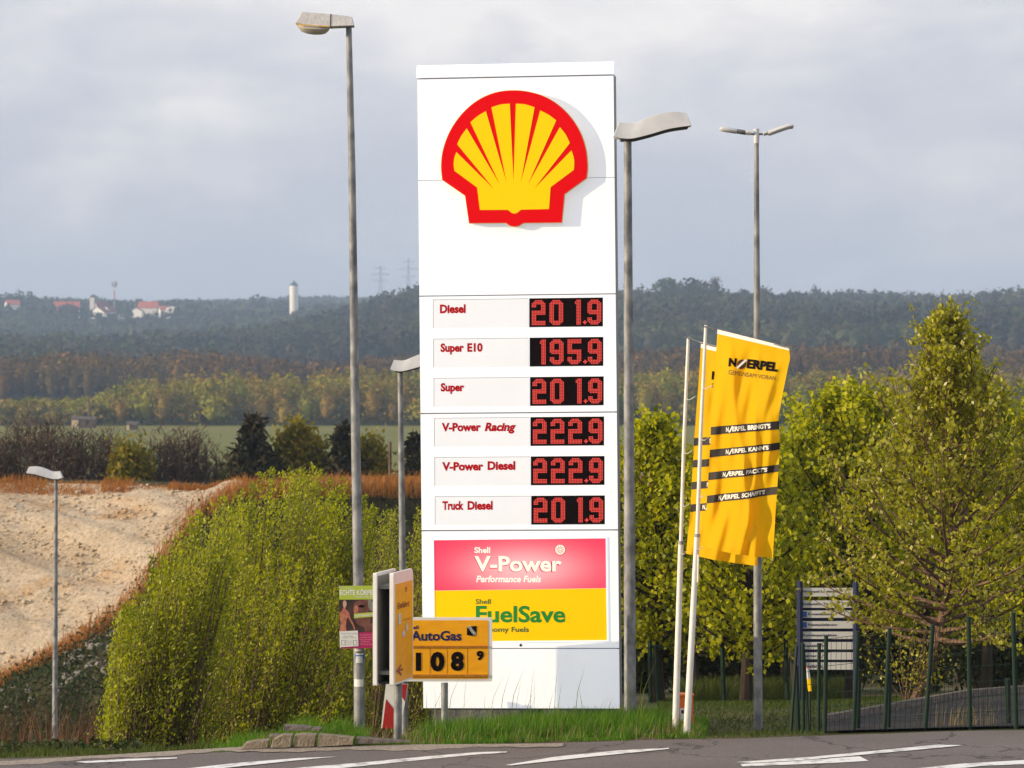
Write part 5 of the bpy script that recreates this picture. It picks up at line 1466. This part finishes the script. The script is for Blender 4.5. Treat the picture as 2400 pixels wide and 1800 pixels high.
# ------------------------------------------------------------------ far woods: many crowns, each a shell of leaf clumps round a core
def core():
    v = []; f = []
    n, m = 5, 3
    for j in range(m):
        a = -1.0 + 1.9 * j / (m - 1)
        for i in range(n): v.append((math.cos(a) * math.cos(2 * math.pi * i / n), math.cos(a) * math.sin(2 * math.pi * i / n), math.sin(a)))
    v.append((0, 0, 1)); v.append((0, 0, -1))
    for j in range(m - 1):
        for i in range(n): f.append((j * n + i, j * n + (i + 1) % n, (j + 1) * n + (i + 1) % n)); f.append((j * n + i, (j + 1) * n + (i + 1) % n, (j + 1) * n + i))
    for i in range(n): f.append(((m - 1) * n + i, (m - 1) * n + (i + 1) % n, m * n)); f.append((i, m * n + 1, (i + 1) % n))
    return np.array(v), np.array(f)
CV, CF = core()
def crowns(name, xyz, h, w, m, quads, qs, tint, parent=None, kind='stuff', low=.25, label=None, cat=None, group=None, conic=None):
    n = len(xyz); xyz = np.asarray(xyz, float)
    ctr = xyz + np.stack([np.zeros(n), np.zeros(n), h * (low + 1) / 2], 1)
    rz = h * (1 - low) / 2
    ax = np.stack([w / 2, w / 2, rz], 1)
    con = np.zeros(n) if conic is None else conic
    # cores
    V0 = CV[None] * ax[:, None, :] * .66
    tz = np.clip((V0[:, :, 2] / rz[:, None] + 1) / 2, 0, 1)
    V0[:, :, :2] *= (1 - con[:, None] * tz * .9)[:, :, None]
    V0 = V0 * RNG.uniform(.8, 1.15, (n, len(CV), 1)) + ctr[:, None]
    F0 = CF[None] + (np.arange(n) * len(CV))[:, None, None]
    t0 = np.repeat(np.clip(tint - .06, 0, 1), len(CF))
    # clumps
    k = quads
    dv = RNG.normal(size=(n, k, 3)); dv[:, :, 2] = np.where(dv[:, :, 2] < -.6, -dv[:, :, 2], dv[:, :, 2]); dv /= np.linalg.norm(dv, axis=2, keepdims=True)
    sq = np.clip(-dv[:, :, 2] * 3, 0, 1)[:, :, None]; hn = np.linalg.norm(dv[:, :, :2], axis=2, keepdims=True) + 1e-6
    dv = dv.copy(); dv[:, :, :2] *= (1 + (np.minimum(1 / hn, 3) - 1) * sq)
    lump = 1 + .16 * np.sin(dv[:, :, 0] * 5 + np.arange(n)[:, None] * 1.7) * np.sin(dv[:, :, 2] * 4 + np.arange(n)[:, None] * .9)
    q = dv * ax[:, None, :] * (RNG.uniform(.70, 1.15, (n, k, 1)) * lump[:, :, None])
    tz = np.clip((q[:, :, 2] / rz[:, None] + 1) / 2, 0, 1)
    q[:, :, :2] *= (1 - con[:, None] * tz * .9)[:, :, None]
    q = q + ctr[:, None]
    nr = dv + RNG.normal(size=(n, k, 3)) * .7; nr /= np.linalg.norm(nr, axis=2, keepdims=True)
    rf = RNG.normal(size=(n, k, 3)); u = np.cross(nr, rf); u /= np.linalg.norm(u, axis=2, keepdims=True); v = np.cross(nr, u)
    s = (qs * w[:, None, None] * RNG.uniform(.55, 1.25, (n, k, 1)))
    Q = np.stack([q - u * s - v * s * .6, q + u * s * .9 - v * s * .7, q + u * s * .15 + v * s], 2)   # triangles
    V1 = Q.reshape(-1, 3); F1 = np.arange(len(V1)).reshape(-1, 3) + n * len(CV)
    t1 = np.clip(np.repeat(tint, k) + RNG.normal(0, .10, n * k), 0, 1)
    V = np.concatenate([V0.reshape(-1, 3), V1]); F = np.concatenate([F0.reshape(-1, 3), F1])
    return NP(name, V, 3, m, parent, np.concatenate([t0, t1]), kind=kind, label=label, cat=cat, group=group, faces=F)
def region(px0, px1, y0, y1, sp):
    """jittered stand of trees over a piece of land seen between two photo columns"""
    out = []
    y = y0
    while y < y1:
        x0, x1 = (px0 - 1200) * y / FPX, (px1 - 1200) * y / FPX
        n = int((x1 - x0) / sp)
        xs = x0 + (np.arange(n) + RNG.uniform(-.35, .35, n) + .5) * sp
        ys = y + RNG.uniform(-.4, .4, n) * sp
        out.append(np.stack([xs, ys], 1)); y += sp
    a = np.concatenate(out); z = G(a[:, 0], a[:, 1])
    return np.column_stack([a, z - .3])
def patch(a, s, ph=0):
    return .5 + .25 * (np.sin(a[:, 0] / s + 1.3 * np.sin(a[:, 1] / s * .7 + ph) + ph) + np.sin(a[:, 1] / s * 1.3 + a[:, 0] / s * .6 + 2 * ph))
PXW = (-500, 2900)
# light green belt behind the field
a = region(*PXW, 812, 905, 5.2); n = len(a)
px = 1200 + FPX * a[:, 0] / a[:, 1]
top = np.interp(px, [-500, 0, 200, 297, 420, 530, 700, 820, 1000, 1500, 2400, 2900], [5.5, 5, 5.5, 9, 10, 11, 11, 12, 12, 11.5, 11.5, 11.5])
crowns('spring_wood', a, top * RNG.uniform(.45, 1.12, n), RNG.uniform(3.8, 8.5, n), M['belt'], 230, .07, np.clip(RNG.beta(1.6, 1.6, n) * .9 + .25 * (patch(a, 30) - .5), 0, 1), low=.0)
# dark brown wood behind it
a = region(*PXW, 1120, 1290, 6.6); n = len(a)
px = 1200 + FPX * a[:, 0] / a[:, 1]
top = np.interp(px, [-500, 0, 150, 330, 380, 560, 740, 1000, 1480, 1700, 2000, 2400, 2900], [12, 13, 15, 13.5, 15.5, 14, 11, 12, 13, 15, 15, 14, 14])
con = (RNG.uniform(0, 1, n) < np.where((px > 2000) & (px < 2140), .8, .06)) * 1.
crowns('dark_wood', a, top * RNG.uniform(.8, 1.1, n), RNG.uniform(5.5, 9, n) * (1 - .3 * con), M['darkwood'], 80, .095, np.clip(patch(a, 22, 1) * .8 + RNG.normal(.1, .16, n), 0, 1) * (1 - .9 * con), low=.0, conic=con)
# wooded hillside
a = region(*PXW, 1480, 2330, 10); n = len(a)
con = (RNG.uniform(0, 1, n) < np.clip(.12 + .5 * (patch(a, 60, 2) - .55), 0, 1)) * 1.
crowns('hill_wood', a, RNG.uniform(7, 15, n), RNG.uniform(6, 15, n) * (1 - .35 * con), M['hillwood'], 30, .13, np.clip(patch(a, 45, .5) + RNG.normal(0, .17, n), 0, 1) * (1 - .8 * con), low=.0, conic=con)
# plateau woods round the village
a = region(-450, 1500, 2520, 4300, 15.5); px = 1200 + FPX * a[:, 0] / a[:, 1]
low_ = ((px > 200) & (px < 415) & (a[:, 1] > 2600) & (a[:, 1] < 3000)) | ((px > 672) & (px < 800) & (a[:, 1] > 2800) & (a[:, 1] < 3080))
n = len(a); hh = RNG.uniform(8, 14, n) * np.where(low_, .5, 1)
con = (RNG.uniform(0, 1, n) < np.clip(.15 + .8 * (patch(a, 110, 4) - .5), 0, 1)) * 1.
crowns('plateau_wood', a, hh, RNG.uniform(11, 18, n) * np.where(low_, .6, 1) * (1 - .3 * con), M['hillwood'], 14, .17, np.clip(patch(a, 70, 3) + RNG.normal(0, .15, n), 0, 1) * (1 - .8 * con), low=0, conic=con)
a = region(1300, 2850, 2560, 4300, 17); n = len(a); con = (RNG.uniform(0, 1, n) < .35) * 1.
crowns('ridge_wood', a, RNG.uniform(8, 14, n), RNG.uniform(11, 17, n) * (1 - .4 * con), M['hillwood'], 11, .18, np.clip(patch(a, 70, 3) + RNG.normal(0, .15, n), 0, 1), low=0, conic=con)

# the same woods beyond the picture's edges, with fewer clumps
for p0, p1 in ((-1900, -500), (2900, 4100)):
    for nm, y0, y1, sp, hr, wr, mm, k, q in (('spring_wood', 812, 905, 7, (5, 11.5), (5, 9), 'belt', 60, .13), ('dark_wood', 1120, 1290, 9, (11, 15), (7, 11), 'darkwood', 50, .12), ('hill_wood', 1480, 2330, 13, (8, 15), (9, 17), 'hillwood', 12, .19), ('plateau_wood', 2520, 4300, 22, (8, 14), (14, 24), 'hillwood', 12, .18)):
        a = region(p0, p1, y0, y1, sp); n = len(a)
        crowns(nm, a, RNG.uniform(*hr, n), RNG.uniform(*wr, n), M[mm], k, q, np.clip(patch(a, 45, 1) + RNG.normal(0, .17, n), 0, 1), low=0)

def far_tree(label, px, ytop, d, w, m='hillwood', ti=.5, name='far_tree', grp='single trees on the skyline', bare=False, q=110):
    b = foot(px, d); H = XZ(px, ytop, d)[2] - b[2]
    g = E(name, label, 'tree', b, grp)
    O('trunk', MB().tube([b, (b[0], b[1], b[2] + H * (.7 if not bare else .95))], [w * .04, w * .015], 6), M['darkbark'], g)
    if bare:
        st = MB(); rg = np.random.default_rng(int(px))
        for i in range(30):
            t = rg.uniform(.35, .9); az = rg.uniform(0, 6.28); r = w / 2 * rg.uniform(.5, 1) * math.sin(math.pi * (t - .15))
            s = V3(b) + V3((0, 0, H * t)); e = s + V3((math.cos(az) * r, math.sin(az) * r, r * .7 + .5)); st.tube([s, e], [.20, .10], 4, False)
        O('branches', st, M['twig'], g)
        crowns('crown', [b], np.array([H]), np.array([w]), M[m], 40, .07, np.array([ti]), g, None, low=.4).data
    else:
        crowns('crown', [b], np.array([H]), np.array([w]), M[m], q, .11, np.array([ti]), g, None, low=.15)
far_tree('leftmost of the three round green trees above the village', 16, 687, 3010, 15, ti=.66)
far_tree('middle and tallest of the three round green trees above the village', 43, 682, 3020, 13, ti=.66)
far_tree('rightmost of the three round green trees above the village', 72, 685, 3015, 13, ti=.66)
far_tree('round dark tree left of the water tower', 605, 694, 2990, 17, ti=.3)
far_tree('pale green tree at the foot of the water tower', 655, 703, 2980, 15, ti=.66)
far_tree('broad tree clump on the right hill crest', 1568, 657, 2090, 19, ti=.66)
far_tree('second broad tree on the right hill crest', 1615, 656, 2095, 17, ti=.4)
far_tree('third tree in the clump on the right hill crest', 1645, 662, 2085, 14, ti=.4)
far_tree('thin tall tree at the right end of the hill clump', 1676, 646, 2080, 10, ti=.35, bare=True)
far_tree('bare tree beside the slim double lamp on the hill', 1790, 672, 2080, 12, ti=.35, bare=True)
far_tree('white blossom tree in front of the spring wood', 580, 898, 815, 4.5, m='drygrass', ti=.95, name='blossom_tree', grp=None) if False else None

# ------------------------------------------------------------------ village on the plateau
def gable(name, label, cat, px0, px1, ytop, ybot, d, m_roof, yaw=0., deep=9., eave=.5, grp='houses of the far village', wall='render'):
    """long house: roof ridge along its length"""
    x0, x1 = P(px0, 0, d).x, P(px1, 0, d).x; zt = P(0, ytop, d).z; zb = P(0, ybot, d).z
    cx = (x0 + x1) / 2; gz = min(Gz(cx, d), zb) - 1
    g = E(name, label, cat, (cx, d, gz), grp)
    l = (x1 - x0) / 2; ze = zb + (zt - zb) * eave
    R_ = Matrix.Rotation(RA(yaw), 3, 'Z')
    def w(x, y, z): q = R_ @ Vector((x, y, 0)); return Vector((cx + q.x, d + q.y, z))
    hd = deep / 2
    wl = MB(); wl.add([w(-l, -hd, gz), w(l, -hd, gz), w(l, hd, gz), w(-l, hd, gz), w(-l, -hd, ze), w(l, -hd, ze), w(l, hd, ze), w(-l, hd, ze), w(-l, 0, zt - .1), w(l, 0, zt - .1)],
                      [(0, 1, 5, 4), (2, 3, 7, 6), (1, 2, 6, 9, 5), (3, 0, 4, 8, 7)])
    O('wall', wl, M[wall], g)
    rf = MB(); o = .5; lo = ze - .2
    rf.add([w(-l - o, -hd - o, lo), w(l + o, -hd - o, lo), w(l + o, 0, zt + .12), w(-l - o, 0, zt + .12), w(-l - o, hd + o, lo), w(l + o, hd + o, lo),
            w(-l - o, -hd - o, lo - .25), w(l + o, -hd - o, lo - .25), w(l + o, 0, zt - .13), w(-l - o, 0, zt - .13), w(-l - o, hd + o, lo - .25), w(l + o, hd + o, lo - .25)],
           [(0, 1, 2, 3), (3, 2, 5, 4), (6, 9, 8, 7), (9, 10, 11, 8), (0, 6, 7, 1), (4, 5, 11, 10), (0, 3, 9, 6), (3, 4, 10, 9), (1, 7, 8, 2), (2, 8, 11, 5)])
    O('roof', rf, M[m_roof], g)
    return g
gable('house', 'long red roofed barn left of the church', 'house', 125, 186, 707, 729, 2930, 'rooftile', 4, 12, .15)
gable('house', 'low red roofed house under the three round trees', 'house', 14, 44, 703, 717, 2950, 'rooftile', 20, 10, .3)
gable('house', 'white gabled house at the foot of the church', 'house', 222, 246, 718, 746, 2880, 'roofdark', 62, 14, .5)
gable('house', 'white house right of the church with dark roof', 'house', 246, 266, 718, 742, 2890, 'roofdark', 50, 10, .5)
gable('house', 'tiny white house below the village mast', 'house', 278, 287, 735, 744, 2860, 'roofdark', 70, 7, .6)
gable('house', 'white gabled house left of the wide red roof', 'house', 316, 326, 721, 737, 2880, 'roofdark', 75, 10, .5)
gable('house', 'wide red roofed house between mast and water tower', 'house', 326, 370, 707, 725, 2930, 'rooftile', -3, 12, .2)
gable('house', 'small red roofed house right of the wide roof', 'house', 374, 394, 717, 731, 2900, 'rooftile', 15, 9, .4)
gable('house', 'white cube like house at the right end of the village', 'house', 397, 408, 717, 731, 2895, 'slate', 80, 9, .8)
gable('house', 'white farmhouse right of the water tower', 'house', 768, 792, 727, 743, 2900, 'slate', 30, 10, .5)
def church():
    d = 2905; g = gable('church', 'village church with pale tower and dark red roof', 'church', 224, 252, 706, 738, d, 'roofdark', 25, 12, .35, None)
    x0, x1 = P(211, 0, d).x, P(221, 0, d).x; zt = P(0, 697, d).z; gz = Gz(x0, d) - 2
    O('tower', MB().box((x0, d - 2, gz), (x1, d + 2, zt)), M['render'], g)
    cx = (x0 + x1) / 2
    O('tower_roof', MB().add([(x0 - .3, d - 2.3, zt), (x1 + .3, d - 2.3, zt), (x1 + .3, d + 2.3, zt), (x0 - .3, d + 2.3, zt), (cx, d, P(0, 690, d).z)], [(0, 1, 4), (1, 2, 4), (2, 3, 4), (3, 0, 4), (3, 2, 1, 0)]), M['roofdark'], g)
church()
def water_tower():
    d = 2960; b = P(689, 735, d); b.z = Gz(b.x, d) - 1; r = 20 * d / FPX / 2
    g = E('water_tower', 'white round water tower with conical roof on the skyline', 'water tower', b)
    z1 = P(0, 669.5, d).z
    O('shaft', MB().tube([b, (b.x, b.y, z1)], [r, r], 24), M['render'], g, smooth=True)
    O('roof', MB().tube([(b.x, b.y, z1), (b.x, b.y, z1 + .4), (b.x, b.y, P(0, 661, d).z), (b.x, b.y, P(0, 657, d).z)], [r * 1.05, r * 1.05, r * .28, .3], 24), M['slate'], g, smooth=True)
water_tower()
def mast():
    d = 2940; b = P(268, 745, d); b.z = Gz(b.x, d) - 1
    g = E('radio_mast', 'thin red and white radio mast rising above the village', 'mast', b)
    zs = [P(0, y, d).z for y in (738, 700, 690, 680, 672, 655)]
    O('lower_mast', MB().tube([b, (b.x, d, zs[1])], [.8, .6], 6), M['steel'], g)
    O('red_section', MB().tube([(b.x, d, zs[1]), (b.x, d, zs[3])], [.6, .5], 6), M['rooftile'], g)
    O('white_section', MB().tube([(b.x, d, zs[3]), (b.x, d, zs[4])], [.5, .45], 6), M['render'], g)
    O('tip', MB().tube([(b.x, d, zs[4]), (b.x, d, zs[5])], [.25, .12], 5), M['steel'], g)
    z0 = P(0, 667, d).z
    for i, (dx, dz) in enumerate(((-1.9, 0), (1.9, .4), (-1.2, 1.4), (1.2, -1.5), (-1.6, -1.3), (1.5, 1.7))):
        O('antenna_dish', MB().tube([(b.x + dx, d - .8, z0 + dz), (b.x + dx * .6, d - .3, z0 + dz)], [.9, .5], 8), M['steel'], g)
    O('platform', MB().tube([(b.x, d, z0 - .2), (b.x, d, z0 + .2)], 1.9, 10), M['steel'], g)
mast()
def power_pylon(label, px, yt, d):
    b = P(px, 745, d); b.z = Gz(b.x, d) - 1; zt = P(0, yt, d).z; H = zt - b.z
    g = E('power_pylon', label, 'power pylon', b, 'power pylons on the far skyline')
    m = MB(); s = 3.2
    for sx, sy in ((-1, -1), (1, -1), (1, 1), (-1, 1)): m.tube([b + Vector((sx * s, sy * s, 0)), b + Vector((sx * .35, sy * .35, H))], [.28, .2], 4)
    for k in range(9):
        t, u = k / 9, (k + 1) / 9; a = s + (.35 - s) * t; c = s + (.35 - s) * u
        for f in (-1, 1):
            m.tube([b + Vector((-a * f, -a, H * t)), b + Vector((c * f, -c, H * u))], .14, 3, False); m.tube([b + Vector((-a * f, a, H * t)), b + Vector((c * f, c, H * u))], .14, 3, False)
    O('lattice', m, M['steel'], g)
    for t, w in ((.66, 9), (.80, 11.5), (.93, 7)):
        m = MB(); z = H * t
        m.tube([b + Vector((-w, 0, z)), b + Vector((w, 0, z))], .22, 4); m.tube([b + Vector((-w, 0, z)), b + Vector((0, 0, z + 2))], .14, 4); m.tube([b + Vector((w, 0, z)), b + Vector((0, 0, z + 2))], .14, 4)
        O('cross_arm', m, M['steel'], g)
power_pylon('faint power pylon on the skyline left of the pair', 892, 622, 4250)
power_pylon('faint power pylon on the skyline beside the price pylon', 957, 605, 4200)
far_tree('pointed spruce on the right skyline', 1909, 668, 2600, 6, ti=.0)
# huts in the field
def hut(label, px0, px1, yt, yb, d, deep=4.):
    x0, x1 = P(px0, 0, d).x, P(px1, 0, d).x; zt = P(0, yt, d).z; gz = Gz((x0 + x1) / 2, d) - .1
    g = E('field_hut', label, 'hut', ((x0 + x1) / 2, d, gz), 'huts in the green field')
    xm = x0 + (x1 - x0) * .3
    O('wall', MB().box((x0, d, gz), (x1, d + deep, zt)), M['shed'], g)
    O('gable_wall', MB().box((x0 - .02, d - .12, gz), (xm, d - .02, zt - .1)), M['shedpale'], g)
    O('roof', MB().add([(x0 - .2, d - .3, zt), (x1 + .2, d - .3, zt - .15), (x1 + .2, d + deep + .2, zt + .4), (x0 - .2, d + deep + .2, zt + .55), (x0 - .2, d - .3, zt + .15), (x1 + .2, d - .3, zt), (x1 + .2, d + deep + .2, zt + .55), (x0 - .2, d + deep + .2, zt + .7)],
      [(3, 2, 1, 0), (4, 5, 6, 7), (0, 1, 5, 4), (1, 2, 6, 5), (2, 3, 7, 6), (3, 0, 4, 7)]), M['shed'], g)
hut('wooden hut with pale end wall in the field', 168, 221, 983, 1004, 780)
hut('small pale feeding hut standing alone in the field', 297, 319, 995, 1009, 760)
post(208, 936, 792, 'wooden pole beside the field hut', .22)

# ------------------------------------------------------------------ haze
def haze():
    m = bpy.data.materials.new('haze'); m.use_nodes = True
    t = m.node_tree; t.nodes.clear()
    o = t.nodes.new('ShaderNodeOutputMaterial'); v = t.nodes.new('ShaderNodeVolumePrincipled')
    v.inputs['Color'].default_value = (.54, .72, 1.0, 1); v.inputs['Density'].default_value = HAZE; v.inputs['Anisotropy'].default_value = .1
    t.links.new(v.outputs[0], o.inputs['Volume'])
    b = O('haze', MB().box((-2700, -170, -16), (2700, 5500, 150)), m, kind='stuff')
HAZE = 1.85e-4
haze()
